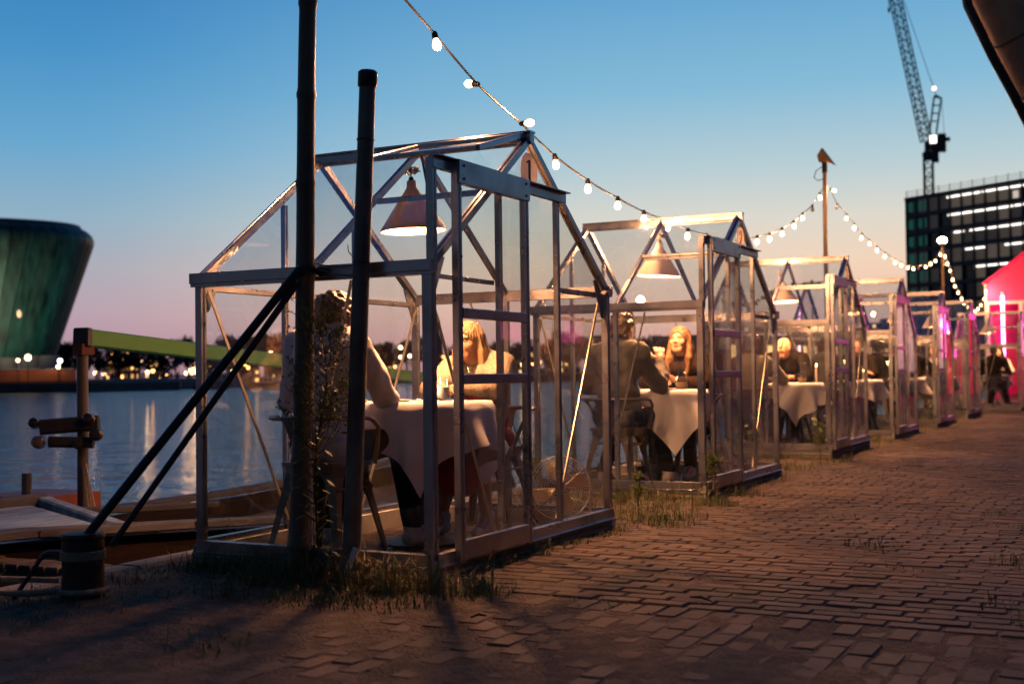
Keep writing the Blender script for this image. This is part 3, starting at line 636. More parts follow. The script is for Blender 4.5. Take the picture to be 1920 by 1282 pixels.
NF, NB_ = 10, 19; fh = H/NF; bw = LB/NB_
rw = random.Random(3)
for f in range(NF):
    fbox(MB(), -.1, LB+.1, -.5, .25, f*fh-.45, f*fh+.45).build('floor_slab', FR, t)
    for c in range(NB_):
        fbox(MB(), c*bw+.08, (c+1)*bw-.08, -.45, -.3+rw.uniform(-.02, .02), f*fh+.47, (f+1)*fh-.47).build('window', FGS[rw.choice((0, 1, 1, 2, 2, 3)) if c > 3 else rw.choice((0, 1))], t); (rw.random() < .25 and c > 8) and fbox(MB(), c*bw+.6, c*bw+1.0+rw.random(), -.29, -.2, f*fh+.6, f*fh+1.1+rw.random()).build('lit_object', FGL, t)
for c in range(NB_+1): fbox(MB(), c*bw-.12, c*bw+.12, -.5, .32, 0, H-.5).build('mullion', FR, t)
fbox(MB(), -.2, LB+.2, -25, .4, H-.46, H+.35).build('roof', FR, t)
LST = emis('office_strip_light', (1, .93, .85), 2.6)
for f, u0, u1 in ((9, 10.8, 19.2), (9, 19.8, 30), (8, 11, 15), (8, 14.6, 27), (8, 27.5, 40), (7, 12.5, 15), (7, 16.5, 20.6), (7, 21, 40), (6, 15.3, 20.4), (6, 25, 40), (5, 18, 40)):
    fbox(MB(), u0, u1, -.28, -.12, (f+1)*fh-1.05, (f+1)*fh-.80).build('strip_light', LST, t)
for f in range(3, 10):
    for c, w in ((0, .35), (.38, .9), (2.6, 1.0), (4.5, .5)): fbox(MB(), .35+c, .35+c+w, -.28, -.2, f*fh+.9, (f+1)*fh-.8).build('blind', TEAL, t)
RL = MB(); 
for z in (.9, 1.5): RL.tube([A0+nv*.2+V(0, 0, H+z), A0+dv*LB+nv*.2+V(0, 0, H+z)], .05, 4)
for c in range(0, 20): RL.tube([A0+dv*(c*2.9+.3)+nv*.2+V(0, 0, H+.3), A0+dv*(c*2.9+.3)+nv*.2+V(0, 0, H+1.9)], .07, 4)
RL.build('railing', POLE, t)
def truss(b, p0, p1, w0, w1, n, r, up=(0, 0, 1)):
    p0, p1 = Vector(p0), Vector(p1); d = (p1-p0).normalized(); sx = d.cross(Vector(up))
    if sx.length < .1: sx = d.cross(Vector((0, 1, 0)))
    sx.normalize(); sy = sx.cross(d); prev = None
    for i in range(n+1):
        c = p0.lerp(p1, i/n); w = w0+(w1-w0)*i/n; q = [c+sx*w*a+sy*w*e for a, e in ((-1, -1), (1, -1), (1, 1), (-1, 1))]
        for k in range(4): b.tube([q[k], q[(k+1) % 4]], r*.6, 4)
        if prev:
            for k in range(4): b.tube([prev[k], q[k]], r, 4); b.tube([prev[k], q[(k+1) % 4]] if i % 2 else [prev[(k+1) % 4], q[k]], r*.6, 4)
        prev = q
t = thing('tower_crane', 'dark luffing tower crane with its jib raised above the office block', 'crane'); CR = mat('crane_steel', (.035, .04, .055), .6, .3)
B0 = far(1748, 285, 0); RX = Vector((math.cos(YAW-.3), math.sin(YAW-.3), 0)); RY = Vector((-RX.y, RX.x, 0))
def cp(x, ypx, d=0): return far(x, 285+d, zat(285, x, ypx))
b = MB(); truss(b, far(1748, 285, 20), cp(1748, 296), .95, .95, 14, .16); b.build('mast', CR, t)
b = MB(); b.lathe([(1.3, -1.6), (1.5, 0), (.9, .6), (.9, 2.6)], cp(1749, 285), 10); b.build('slewing_ring', CR, t)
b = MB(); truss(b, cp(1745, 262), cp(1688, -30), 1.05, 1.05, 26, .13); b.build('jib', CR, t)
b = MB(); 
for s in (-1, 1): b.tube([cp(1751, 248)+RY*s*.9, cp(1761, 182)+RY*s*.9, cp(1764, 177)+RY*s*.9], .22, 5); b.tube([cp(1764, 248)+RY*s*.9, cp(1775, 182)+RY*s*.9, cp(1764, 177)+RY*s*.9], .22, 5)
for yq in (195, 210, 225): b.tube([cp(1759-(yq-182)*.14, yq), cp(1773-(yq-182)*.17, yq)], .16, 4)
b.build('a_frame', CR, t)
def cbox(x0, x1, y0, y1, nme, m, dd=3): a = cp(x0, y1); c = cp(x1, y0); v = MB(); P = [a-RY*dd/2, Vector((c.x, c.y, a.z))-RY*dd/2, Vector((c.x, c.y, a.z))+RY*dd/2, a+RY*dd/2]; v.add(P+[Vector((p.x, p.y, c.z)) for p in P], [(0, 3, 2, 1), (4, 5, 6, 7), (0, 1, 5, 4), (1, 2, 6, 5), (2, 3, 7, 6), (3, 0, 4, 7)]); return v.build(nme, m, t)
cbox(1766, 1782, 250, 282, 'counterweight', CR); cbox(1782, 1790, 256, 262, 'counterweight_arm', CR, 1.5); cbox(1756, 1768, 256, 302, 'machine_deck', CR, 2.2); cbox(1752, 1764, 254, 268, 'cab', emis('cab_glow', (1, .9, .75), 2.5), 2.4)
b = MB(); b.tube([cp(1776, 185), cp(1779, 250)], .05, 4); b.tube([cp(1757, 150), cp(1703, -20)], .07, 4); b.tube([cp(1757, 147), cp(1766, 178)], .08, 4); b.tube([cp(1679, -20), cp(1680, 15)], .05, 4); b.build('cable', CR, t)
MB().ball(cp(1762, 163), .45).build('warning_light', emis('warn_red', (1, .25, .2), 8), t); MB().ball(cp(1746, 272), .38).build('signal_light', emis('sig_green', (.1, 1, .3), 3), t)
MB().ball(cp(1680, 14), .5, sc=(.6, .6, 1.4)).build('hook_block', CR, t)

# passenger boat lying beyond the third glasshouse
t = thing('passenger_boat', 'moored passenger boat with warm windows and a pale striped rail on its roof', 'boat'); D = 62
p0, p1 = far(1352, 60, 0), far(1655, 74, 0); e = (p1-p0).normalized(); Lp = (p1-p0).length; nn = Vector((e.y, -e.x, 0))
if nn.dot(p0-CAM) > 0: nn = -nn
def pbox(u0, u1, d0, d1, za, zb, nme, m):
    P = [p0+e*u+nn*d for u, d in ((u0, d0), (u1, d0), (u1, d1), (u0, d1))]
    return MB().add([p+Vector((0, 0, z)) for z in (za, zb) for p in P], [(0, 3, 2, 1), (4, 5, 6, 7), (0, 1, 5, 4), (1, 2, 6, 5), (2, 3, 7, 6), (3, 0, 4, 7)]).build(nme, m, t)
pbox(0, Lp, -4, 0, -1.2, .25, 'hull', HULLC[1]); pbox(.5, Lp-.5, -3.8, -.2, .25, 2.55, 'cabin', mat('cabin_wood', (.12, .07, .05), .7)); pbox(.2, Lp-.2, -4, .05, 2.55, 2.72, 'roof', HULLC[1])
nw = 14
for i in range(nw):
    u = .8+(Lp-1.6)*i/nw; pbox(u+.12, u+(Lp-1.6)/nw-.12, -.22, -.16, .95, 2.2, 'window', WLIT if i % 3 == 0 else (WLIT2 if i % 3 == 1 else WDARK))
pbox(.2, Lp-.2, -.1, -.02, 3.2, 3.32, 'rail', HULLC[0])
for i in range(22): u = .3+(Lp-.6)*i/22; pbox(u, u+(Lp/22)*.55, -.09, -.05, 2.80, 3.14, 'rail_panel', HULLC[0])

# pink lit tent at the end of the quay
t = thing('party_tent', 'large pink lit marquee with a sloping roof at the end of the quay', 'tent')
TENT = mat('pink_canvas', (.85, .05, .25), .8, 0, .1, 2); PW = mat('tent_frame', (.6, .55, .55), .5)
tx0, tx1, ty0, ty1 = -1.25, 3.6, 32.4, 41.
ez, rz_ = 3.25, 5.2; xm = (tx0+tx1)/2
b = MB(); b.slab([(tx0-.1, ty0, ez), (tx0-.1, ty1, ez), (xm, ty1, rz_), (xm, ty0, rz_)], (-1, 0, 1.7), .04); b.slab([(tx1+.1, ty0, ez), (tx1+.1, ty1, ez), (xm, ty1, rz_), (xm, ty0, rz_)], (1, 0, 1.7), .04)
b.slab([(tx0, ty0+.04, ez), (tx1, ty0+.04, ez), (xm, ty0+.04, rz_-.03)], (0, 1, 0), .03); b.build('canopy', TENT, t)
MB().slab([(tx0+.02, ty0+.1, 0), (tx0+.02, ty1, 0), (tx0+.02, ty1, ez), (tx0+.02, ty0+.1, ez)], (1, 0, 0), .03).build('side_wall', TENT, t)
MB().slab([(tx0, ty0+.02, 2.75), (tx1, ty0+.02, 2.75), (tx1, ty0+.02, ez), (tx0, ty0+.02, ez)], (0, 1, 0), .02).build('valance', TENT, t)
b = MB(); b.slab([(tx0+.05, ty1, 0), (tx1, ty1, 0), (tx1, ty1, ez), (tx0+.05, ty1, ez)], (0, 1, 0), .03); b.build('back_wall', TENT, t)
for x in (tx0, tx0+.9, 1.6, tx1):
    for y in (ty0+.08, 36.6): MB().bar((x, y, -.02), (x, y, ez), .12, .12).build('tent_pole', PW, t)
MB().bar((tx0, ty0+.08, 2.72), (tx1, ty0+.08, 2.72), .1, .12).build('crossbeam', PW, t)
PK = emis('pink_tube', (1, .03, .35), 12); PKW = emis('pink_white_tube', (1, .30, .70), 9)
for i, (x, y, m) in enumerate(((tx0+.42, ty0-.02, PKW), (.35, ty0-.02, PK), (1.05, ty0-.02, PKW), (2.35, ty0-.02, PK), (3.4, ty0-.02, PKW))):
    f = thing('light_tube', ['pink white upright light tube on the left tent pole', 'pink upright light tube second from the left tent pole', 'pink white tube near the middle of the tent front', 'pink tube right of the middle of the tent front', 'pink white tube beyond the right edge of the tent', 'pink tube on the far right tent pole'][i], 'light tube', (x, y, 0))
    MB().tube([(0, 0, 1.2), (0, 0, 2.9)], .045, 8).build('tube', m, f); MB().bar((0, .03, 1.1), (0, .03, 3.0), .1, .05).build('holder', PW, f)
for (x, y, z, en) in ((0.3, 36.2, 2.3, 150), (2.8, 36.2, 2.3, 150), (1.6, 33.6, 2.6, 70)):
    l = bpy.data.lights.new('tent_light', 'POINT'); l.energy = en; l.color = (1, .04, .33); l.shadow_soft_size = .3; o = bpy.data.objects.new('tent_light', l); COL.objects.link(o); o.location = (x, y, z)
for i in range(14):
    x, y, z = random.uniform(tx0+.4, 3), random.uniform(33, 36), random.uniform(1.7, 2.6)
    g = thing('bulb', ['bulb hanging '+a_+' in the '+b_+' of the pink tent' for b_ in ('left front', 'middle', 'right back') for a_ in ('lowest', 'low', 'halfway up', 'high', 'highest')][i], 'bulb', (x, y, z), 0, 'bulbs hanging inside the pink tent')
    MB().ball((0, 0, 0), .04).build('glass_bulb', BULB, g); MB().tube([(0, 0, .03), (0, 0, 3.1-z)], .012, 5).build('cord', BLACK, g)

# ================================================================== GREENHOUSES
SIGN = mat('sign_paint', (.66, .54, .54), .7, 0, .05, 8); _t = SIGN.node_tree; _tr = _t.nodes.new('ShaderNodeBsdfTranslucent'); _tr.inputs[0].default_value = (.75, .62, .60, 1); _mx = _t.nodes.new('ShaderNodeMixShader'); _mx.inputs[0].default_value = .6
_t.links.new(_t.nodes['Principled BSDF'].outputs[0], _mx.inputs[1]); _t.links.new(_tr.outputs[0], _mx.inputs[2]); _t.links.new(_mx.outputs[0], _t.nodes['Material Output'].inputs[0])
INK = mat('sign_ink', (.015, .012, .012), .6)
def ribbon(pts, w):                                          # flat stroke for the numerals, in the y-z plane
    b = MB(); n = len(pts); vs = []
    for i, p in enumerate(pts):
        p = Vector((p[0], p[1])); a = Vector(pts[max(i-1, 0)]); c = Vector(pts[min(i+1, n-1)]); d = (c-a).normalized(); q = Vector((-d.y, d.x))*(w[i]/2)
        vs += [(0, (p+q).x, (p+q).y), (0, (p-q).x, (p-q).y)]
    for i in range(n-1): b.slab([vs[2*i], vs[2*i+2], vs[2*i+3], vs[2*i+1]], (1, 0, 0), .0012)
    return b
def digit(d):
    if d == 1:
        b = MB()
        for P in ([(-.009, -.036), (.009, -.036), (.009, .045), (-.002, .047), (-.009, .043)], [(-.028, -.046), (.028, -.046), (.028, -.037), (.009, -.034), (-.009, -.034), (-.028, -.037)], [(-.028, .030), (-.009, .036), (-.009, .043), (-.002, .047), (-.028, .036)]):
            b.slab([(0, y, z) for y, z in P], (1, 0, 0), .0012)
        return b
    if d == 2:
        pts = [(-.024, .022), (-.022, .036), (-.008, .046), (.012, .042), (.020, .028), (.014, .010), (-.006, -.012), (-.024, -.036), (-.024, -.042), (.026, -.042), (.028, -.030)]
        return ribbon(pts, [.014, .010, .007, .010, .014, .014, .010, .007, .009, .010, .005])
    pts = {3: [(-.022, .036), (-.004, .046), (.016, .038), (.016, .018), (-.004, .005), (.018, -.008), (.020, -.030), (.002, -.046), (-.022, -.036)],
           4: [(.010, -.046), (.010, .044), (-.026, -.018), (.028, -.018)], 5: [(.020, .044), (-.018, .044), (-.020, .006), (.006, .012), (.022, -.010), (.010, -.040), (-.022, -.040)],
           6: [(.018, .044), (-.012, .026), (-.022, -.016), (-.004, -.046), (.020, -.028), (.010, -.002), (-.018, -.014)], 7: [(-.024, .042), (.024, .042), (-.006, -.046)]}[d]
    return ribbon(pts, [.011]*len(pts))
def roof_z(y): return GE+(GR-GE)*(1-abs(y-GW/2)/(GW/2))
def greenhouse(i, label):
    gx, gy, gz, ga = GH[i]; near = i < 3
    g = thing('greenhouse', label, 'greenhouse', (gx, gy, gz), ga, 'glass greenhouses in a row along the quay'); s = GS
    P = lambda x, y, z: Vector((x, y, z+s))
    def part(nm, b, m=ALU, **k): return b.build(nm, m, g, **k)
    # base: ridged planks
    for (a, c, ax) in (((-GL, 0), (0, 0), 0), ((-GL, GW), (0, GW), 0), ((-GL, 0), (-GL, GW), 1), ((0, 0), (0, GW), 1)):
        b = MB(); o = Vector((0, -.018, 0)) if ax == 0 and a[1] == 0 else (Vector((0, .018, 0)) if ax == 0 else Vector((-.018 if a[0] < 0 else .018, 0, 0)))
        A, Bv = Vector((*a, 0)), Vector((*c, 0)); e = (Bv-A).normalized()*(.03 if ax == 0 else -.022)
        b.bar(A+V(0, 0, s/2-.012)-e, Bv+V(0, 0, s/2-.012)+e, .05, s+.02, c=.05)
        for z in (.016, .05): b.bar(A+o*1.6+V(0, 0, z)-e, Bv+o*1.6+V(0, 0, z)+e, .014, .02, c=.3)
        part('base_plank', b, ALUB if ax == 0 or a[0] < 0 else mat('base_board', (.17, .12, .085), .8, 0, .3, 6, .4, 40))
        b = MB(); b.alu(P(a[0], a[1], -.002)+o, P(c[0], c[1], -.002)+o, .035, .05); b.bar(P(a[0], a[1], -.03)+o*2, P(c[0], c[1], -.03)+o*2, .03, .006); part('sill', b)
    pw = .037
    for x, y in ((0, 0), (0, GW), (-GL, 0), (-GL, GW)):
        if (x, y) == (0, 0): part('corner_post', MB().alu(P(0, 0, -.02), P(0, 0, GE+.02), pw+.008, pw+.008, (1, 0, 0)))
        else: part('corner_post', MB().alu(P(x, y, -.02), P(x, y, GE+.01), pw, pw, (1, 0, 0)))
    part('side_post', MB().alu(P(-GL/2, 0, 0), P(-GL/2, 0, GE-.02), .03, .03, (1, 0, 0))); part('side_post', MB().alu(P(-GL/2, GW, 0), P(-GL/2, GW, GE-.02), .025, .026, (1, 0, 0)))
    for x in (0, -GL):
        for y in (GW/3, 2*GW/3): part('gable_post', MB().alu(P(x, y, 0), P(x, y, roof_z(y)-.03), .028, .027, (1, 0, 0)))
    for y, q in ((0, -.008), (GW, .008)):
        b = MB(); b.alu(P(-GL-.035, y+q, GE), P(.03, y+q, GE), .048, .055); b.bar(P(-GL-.035, y+q*4.4, GE+.012), P(.03, y+q*4.4, GE+.012), .012, .05); part('eave_gutter', b)
        b = MB(); b.bar(P(-GL, y, -.0)+V(0, 0, 0), P(-GL, y, .001), .01, .01)
    # ridge
    b = MB(); b.alu(P(-GL-.03, GW/2, GR+.012), P(.03, GW/2, GR+.012), .034, .055); b.bar(P(-GL-.03, GW/2, GR+.045), P(.03, GW/2, GR+.045), .062, .010)
    b.bar(P(-GL-.03, GW/2-.026, GR+.012), P(.03, GW/2-.026, GR+.012), .008, .04); part('ridge', b)
    # rafters
    for x in (-GL, -GL/2, 0):
        for sy in (0, 1):
            y0 = GW*sy; w, h = (.037, .034) if x != -GL/2 else (.024, .032)
            part('rafter', MB().alu(P(x, y0, GE+.012), P(x, GW/2-(1-2*sy)*.014, GR), w, h, (0, 0, 1)))
    # gable ties at eave level and braces
    part('gable_tie', MB().bar(P(-GL+.002, .02, GE-.03), P(-GL+.002, GW-.02, GE-.03), .02, .03)); 
    if i == 0: part('gable_tie', MB().bar(P(-.022, .02, GE-.025), P(-.022, GW/3-.02, GE-.025), .012, .022))
    part('gable_tie', MB().bar(P(-.022, 2*GW/3+.02, GE-.02), P(-.022, GW-.02, GE-.02), .012, .03))
    BRC = mat('brace_strip', (.5, .45, .36), .38, .85, .1)
    for p0, p1 in ((P(-GL+.025, .03, GE-.05), P(-GL+.025, GW/3, .02)), (P(-GL+.025, GW-.03, GE-.05), P(-GL+.025, 2*GW/3, .02)), (P(-.025, .03, GE-.06), P(-.025, GW/3-.02, .03)), (P(-.03, GW-.03, GE-.05), P(-.03, 2*GW/3+.02, .03)),
                   (P(-.42, .03, GE-.03), P(-GL/2+.01, .03, .42)), (P(-.86, GW-.03, GE-.03), P(-.40, GW-.03, .03))):
        part('brace', MB().bar(p0, p1, .018, .007, (1, 0, 0), c=.1), BRC)
    for y, sg in ((0, 1), (GW, -1)):
        for x in (0, -GL): part('corner_bracket', MB().slab([P(x*.985-.01, y+sg*.02, GE-.03), P(x*.985-.01, y+sg*.02, GE-.15), P(x*.985-.01, y+sg*.045, GE-.14), P(x*.985-.01, y+sg*.15, GE+.06), P(x*.985-.01, y+sg*.10, GE+.06)], (1, 0, 0), .006))
    # panes
    def pane(poly, nrm): part('pane', MB().slab(poly, nrm, .004), GLASS)
    h = pw/2
    for y in (0, GW):
        for a, c in ((-GL+h, -GL/2-.012), (-GL/2+.012, -h)): pane([P(a, y, .02), P(c, y, .02), P(c, y, GE-.03), P(a, y, GE-.03)], (0, 1, 0))
    ys = [0, GW/3, 2*GW/3, GW]; m_ = .022
    for k in range(3):
        y0, y1 = ys[k]+m_, ys[k+1]-m_
        up = [(y0, roof_z(y0)-.035)] + ([(GW/2, GR-.03)] if k == 1 else []) + [(y1, roof_z(y1)-.035)]
        pane([P(-GL, y0, .02), P(-GL, y1, .02)]+[P(-GL, y, z) for y, z in up[::-1]], (1, 0, 0))
        if k > 0: pane([P(0, y0, .02), P(0, y1, .02)]+[P(0, y, z) for y, z in up[::-1]], (1, 0, 0))
    vf = .56                                                     # height on the slope of the bar under the vent
    def sl(x, f, sy, d=.018): y = GW*sy+(GW/2-GW*sy)*f; nz = Vector((0, (1 if sy else -1)*(GR-GE), GW/2)).normalized(); return P(x, y, GE+(GR-GE)*f)+nz*d
    for sy in (0, 1):
        nz = (0, (1 if sy else -1)*(GR-GE), GW/2)
        for a, c in ((-GL+.02, -GL/2-.012), (-GL/2+.012, -.02)):
            if sy == 0 and a > -GL/2-.1: pane([sl(a, .03, 0), sl(c, .03, 0), sl(c, vf-.01, 0), sl(a, vf-.01, 0)], nz)
            else: pane([sl(a, .03, sy), sl(c, .03, sy), sl(c, .975, sy), sl(a, .975, sy)], nz)
    part('vent_bar', MB().alu(sl(-GL/2+.02, vf, 0, .004), sl(-.02, vf, 0, .004), .024, .026))
    # roof vent hinged at the ridge: propped open on the first, shut on the others
    ang = math.radians(16) if i == 0 else math.atan2(GR-GE, GW/2); Lv = .50 if i == 0 else (1-vf)*math.hypot(GW/2, GR-GE)
    b = MB(); c_, s_ = math.cos(ang), math.sin(ang); q = lambda x, d: P(x, GW/2-.02-d*c_, GR+.03-d*s_) if i == 0 else P(x, GW/2-.012-d*c_, GR+.022-d*s_)
    for x in (-GL/2+.012, -.012): b.bar(q(x, 0), q(x, Lv), .028, .03)
    b.bar(q(-GL/2+.012, Lv), q(-.012, Lv), .025, .022); b.bar(q(-GL/2+.012, .02), q(-.012, .02), .02, .03)
    vt = b.build('vent', ALU, g); MB().slab([q(-GL/2+.02, .03), q(-.02, .03), q(-.02, Lv-.01), q(-GL/2+.02, Lv-.01)], (0, -s_, c_), .004).build('vent_pane', GLASS, vt)
    if i == 0: MB().bar(q(-GL/4, Lv), sl(-GL/4, vf, 0, .01), .012, .005).build('stay', ALU, vt)
    # sliding door on its track outside the gable
    zt_ = roof_z(2*GW/3)-.01
    b = MB(); b.alu(P(.022, -.012, zt_), P(.022, 2*GW/3+.05, zt_), .03, .05); b.bar(P(.04, -.012, zt_+.026), P(.04, 2*GW/3+.05, zt_+.026), .05, .006); part('door_track', b)
    part('track_post', MB().alu(P(.014, .004, GE-.01), P(.014, .004, zt_+.02), .034, .036, (1, 0, 0)))
    d0, d1 = (.155, .815) if i == 0 else (.03+.05*(i % 2), .67+.05*(i % 2)); dx = .052
    top = zt_+.015; b = MB()
    for y in (d0, d1): b.alu(P(dx, y, -.03), P(dx, y, top), .040, .030, (1, 0, 0))
    b.bar(P(dx+.006, d0-.01, top-.04), P(dx+.006, d1+.02, top-.04), .036, .105, c=.06)
    bot = MB().bar(P(dx, d0+.02, .02), P(dx, d1-.02, .02), .03, .085, c=.08); b.add(bot.v, bot.f)
    dr = b.build('door', ALU, g)
    zr = (.765, 1.055); 
    for z in zr: MB().bar(P(dx+.004, d0+.02, z), P(dx+.004, d1-.02, z), .032, .046, c=.12).build('rail', ALU, dr)
    zz = [.05, zr[0], zr[1], top-.08]
    for a, c in zip(zz[:-1], zz[1:]): MB().slab([P(dx, d0+.02, a+.02), P(dx, d1-.02, a+.02), P(dx, d1-.02, c-.02), P(dx, d0+.02, c-.02)], (1, 0, 0), .004).build('door_pane', GLASS, dr)
    b = MB()
    for y in (d0+.03, d1-.02):
        for z in (top-.012, top-.07): b.lathe([(.0001, .004), (.006, .004), (.007, 0)], P(dx+.024, y, z), 8, ax=(1, 0, 0))
    for y in (d0,):
        for z in (.2, .7, 1.0, 1.3, top-.12): b.lathe([(.0001, .003), (.005, .003), (.006, 0)], P(dx+.023, y, z), 8, ax=(1, 0, 0))
    b.build('screw', BLACK, dr)
    # number on the gable glass
    c = P(.012, .957, 1.79-.0); sg = MB().lathe([(.0001, .0), (.094, .0), (.0945, -.0008)], c, 32, ax=(1, 0, 0)).build('number_sign', SIGN, g)
    dg = digit(i+1); dg.xf(Matrix.Translation(c+V(.0025, 0, 0)) @ Matrix.Scale(1.25, 4)); dg.build('number', INK, sg)
    return g
glab = ['nearest glass greenhouse, numbered 1, with its roof vent propped open', 'second greenhouse, numbered 2, holding the long haired woman in dark brown',
        'third greenhouse in the row, holding the bald man with glasses', 'fourth greenhouse, its glass door catching pink light from the tent', 'fifth greenhouse, with a narrow strip of pink reflection on its door',
        'sixth greenhouse, half hidden by the fifth one', 'last greenhouse in front of the pink tent, set out to the right']
for i in range(7): greenhouse(i, glab[i])

# ------------------------------------------------------------------ poles, struts, bulbs
def bamboo(p0, p1, r0, r1, nodes, seg=14, bend=.01):
    p0, p1 = Vector(p0), Vector(p1); b = MB(); pts = []; rs = []; last = 0
    side = (p1-p0).orthogonal().normalized()
    for t in sorted([0, 1]+[x for n in nodes for x in (n-.006, n-.002, n+.002, n+.006)]+[i/20 for i in range(1, 20)]):
        pts.append(p0.lerp(p1, t)+side*bend*math.sin(t*PI*2)); rr = r0+(r1-r0)*t
        d = min([abs(t-n) for n in nodes]+[9]); rs.append(rr*(1.13 if d < .0025 else (1.03 if d < .007 else 1)))
    return b.tube(pts, rs, seg)
t = bamboo((-.637, -.10, -.05), (-.505, -.10, 3.35), .046, .036, [.055, .165, .285, .41, .525, .64, .76, .86, .95]).build('bamboo_pole', BAMBOO, smooth=True)
tag(t, 'tall bamboo pole leaning in front of the first greenhouse and running out of the frame', 'pole')
t = thing('support_pipe', 'shorter grey capped pipe standing right of the tall bamboo pole', 'pipe'); pb, pt_ = Vector((-.352, -.10, -.05)), Vector((-.235, -.10, 2.17))
MB().tube([pb.lerp(pt_, i/8) for i in range(9)], [.040, .039, .038, .038, .038, .037, .037, .036, .036], 18).build('pipe', PIPE, t, smooth=True)
dd = (pt_-pb).normalized(); MB().lathe([(.040, -.045), (.043, -.04), (.043, .018), (.034, .026), (.0001, .028)], pt_, 20, ax=dd).build('cap', BLACK, t, smooth=True)
for z in (1.93,): MB().lathe([(.038, -.004), (.0405, 0), (.038, .004)], pb.lerp(pt_, z/2.2), 18, ax=dd).build('joint_ring', PIPE, t)
tag(MB().bar((-.335, -.175, .015), (-.285, -.15, .15), .028, .006, (0, 1, 0)).build('metal_bracket', mat('bright_zinc', (.5, .5, .52), .5, .5)), 'small bright metal plate leaning on the foot of the grey pipe', 'bracket')
b = MB(); pc = pb.lerp(pt_, .635)
for k in range(3): b.lathe([(.0385, -.001), (.0405, 0), (.0385, .001)], pc+dd*(.008*k+.002*(k % 2)), 14, ax=dd+V(.15*(k-1), 0, 0))
bp = Vector((-.565, -.10, 1.36)); b.tube(catenary(pc-V(.03, 0, 0), bp+V(.035, 0, .02), .01, 5), .0028, 5); b.tube(catenary(pc+V(-.03, 0, -.05), bp+V(.035, 0, 0), .008, 5), .0022, 5); b.tube([pc+V(-.03, 0, .02), pc+V(-.06, -.01, .06), pc+V(-.07, 0, .09)], .002, 4)
b.lathe([(.044, -.012), (.047, 0), (.044, .012)], bp, 14, ax=(.04, 0, 1)); b.lathe([(.044, -.006), (.048, 0), (.044, .006)], bp-V(0, 0, .03), 14, ax=(.04, 0, 1))
tag(b.build('binding_wire', BLACK), 'thin wire lashing the grey pipe to the bamboo pole', 'wire')
tag(MB().tube([(-1.12, -.87, .23), (-.575, -.145, 1.35)], .019, 12).build('strut', mat('dark_strut', (.028, .024, .026), .5, .2)), 'thick dark strut slanting from the bollard up to the bamboo pole', 'strut')
tag(MB().tube([(-1.055, -.78, .20), (-.82, -.465, .745), (-.585, -.15, 1.29)], [.013, .014, .016], 10).build('strut', mat('brown_strut', (.06, .04, .035), .6)), 'thinner brown strut beneath the thick dark one', 'strut')

def pole_bamboo(x, y, h, lab, z0=-1.3):
    t = thing('bamboo_pole', lab, 'pole', (x, y, 0)); bamboo((0, 0, z0), (0, 0, h), .036, .03, [.15, .3, .45, .6, .75, .9], 10).build('pole', mat('bamboo_lit', (.22, .15, .085), .6, 0, .25, 5, stretch=(3, 3, .3)), t, smooth=True); return t  # paler copy of the bamboo, bulb light put into its colour
pole_bamboo(-1.5, 13.98, 3.85, 'bamboo light pole carrying a flood lamp behind the third greenhouse')
pole_bamboo(-1.5, 25.9, 3.82, 'bamboo light pole with a blazing lamp on top, far down the quay')
t = thing('flood_lamp', 'unlit boxy flood lamp on top of the bamboo light pole', 'lamp', (-1.5, 13.98, 3.85)); t.scale = (.8, .8, .8)
MB().add([(-.09, -.08, .18), (.08, -.1, .16), (.10, .10, .16), (-.09, .08, .18), (-.12, -.08, .30), (-.03, -.08, .44), (-.03, .08, .44), (-.12, .08, .30), (.20, -.1, .10), (.20, .1, .10)],
         [(0, 1, 2, 3), (4, 7, 6, 5), (0, 4, 5, 1), (3, 2, 6, 7), (0, 3, 7, 4), (1, 5, 8), (2, 9, 6), (5, 6, 9, 8), (1, 8, 9, 2)]).build('housing', mat('lamp_housing', (.20, .14, .08), .6, .3), t)
MB().tube([(0, 0, -.02), (0, 0, .2)], .05, 8).build('mount', BLACK, t); MB().tube([(-.05, 0, .1), (-.16, 0, .02), (-.2, 0, -.1), (-.13, 0, -.16), (-.04, 0, -.14)], .009, 6).build('cable', BLACK, t)
t = thing('lit_lamp', 'blazing warm lamp on top of the far bamboo light pole', 'lamp', (-1.5, 25.9, 3.84))
MB().ball((0, 0, .06), .085, 12, 8, sc=(1.2, 1, .9)).build('globe', emis('blaze', (1, .72, .38), 60), t); MB().tube([(0, 0, -.05), (0, 0, .02)], .06, 8).build('mount', BLACK, t)

S1 = [[-.569, 1.031, 2.674], [-.6, 1.549, 2.518], [-.638, 2.175, 2.408], [-.67, 2.713, 2.297], [-.708, 3.328, 2.222], [-.746, 3.965, 2.18], [-.785, 4.598, 2.15], [-.826, 5.272, 2.156], [-.862, 5.878, 2.142], [-.901, 6.517, 2.157], [-.944, 7.228, 2.18],
      [-.985, 7.907, 2.228], [-1.031, 8.665, 2.352], [-1.07, 9.304, 2.445], [-1.112, 10.004, 2.578], [-1.157, 10.739, 2.741], [-1.194, 11.358, 2.912], [-1.237, 12.065, 3.101], [-1.40, 13.2, 3.42]]
S2 = [[-1.46, 14.15, 3.60], [-1.43, 14.45, 3.42], [-1.38, 14.9, 3.30], [-1.317, 15.145, 3.171], [-1.322, 15.73, 3.075], [-1.327, 16.354, 3.029], [-1.332, 17.013, 2.98], [-1.339, 17.816, 2.936], [-1.347, 18.789, 2.898], [-1.353, 19.486, 2.902], [-1.359, 20.223, 2.906],
      [-1.364, 20.872, 2.932], [-1.37, 21.558, 2.993], [-1.378, 22.504, 3.085], [-1.384, 23.283, 3.201], [-1.39, 24.022, 3.328], [-1.397, 24.812, 3.536]]
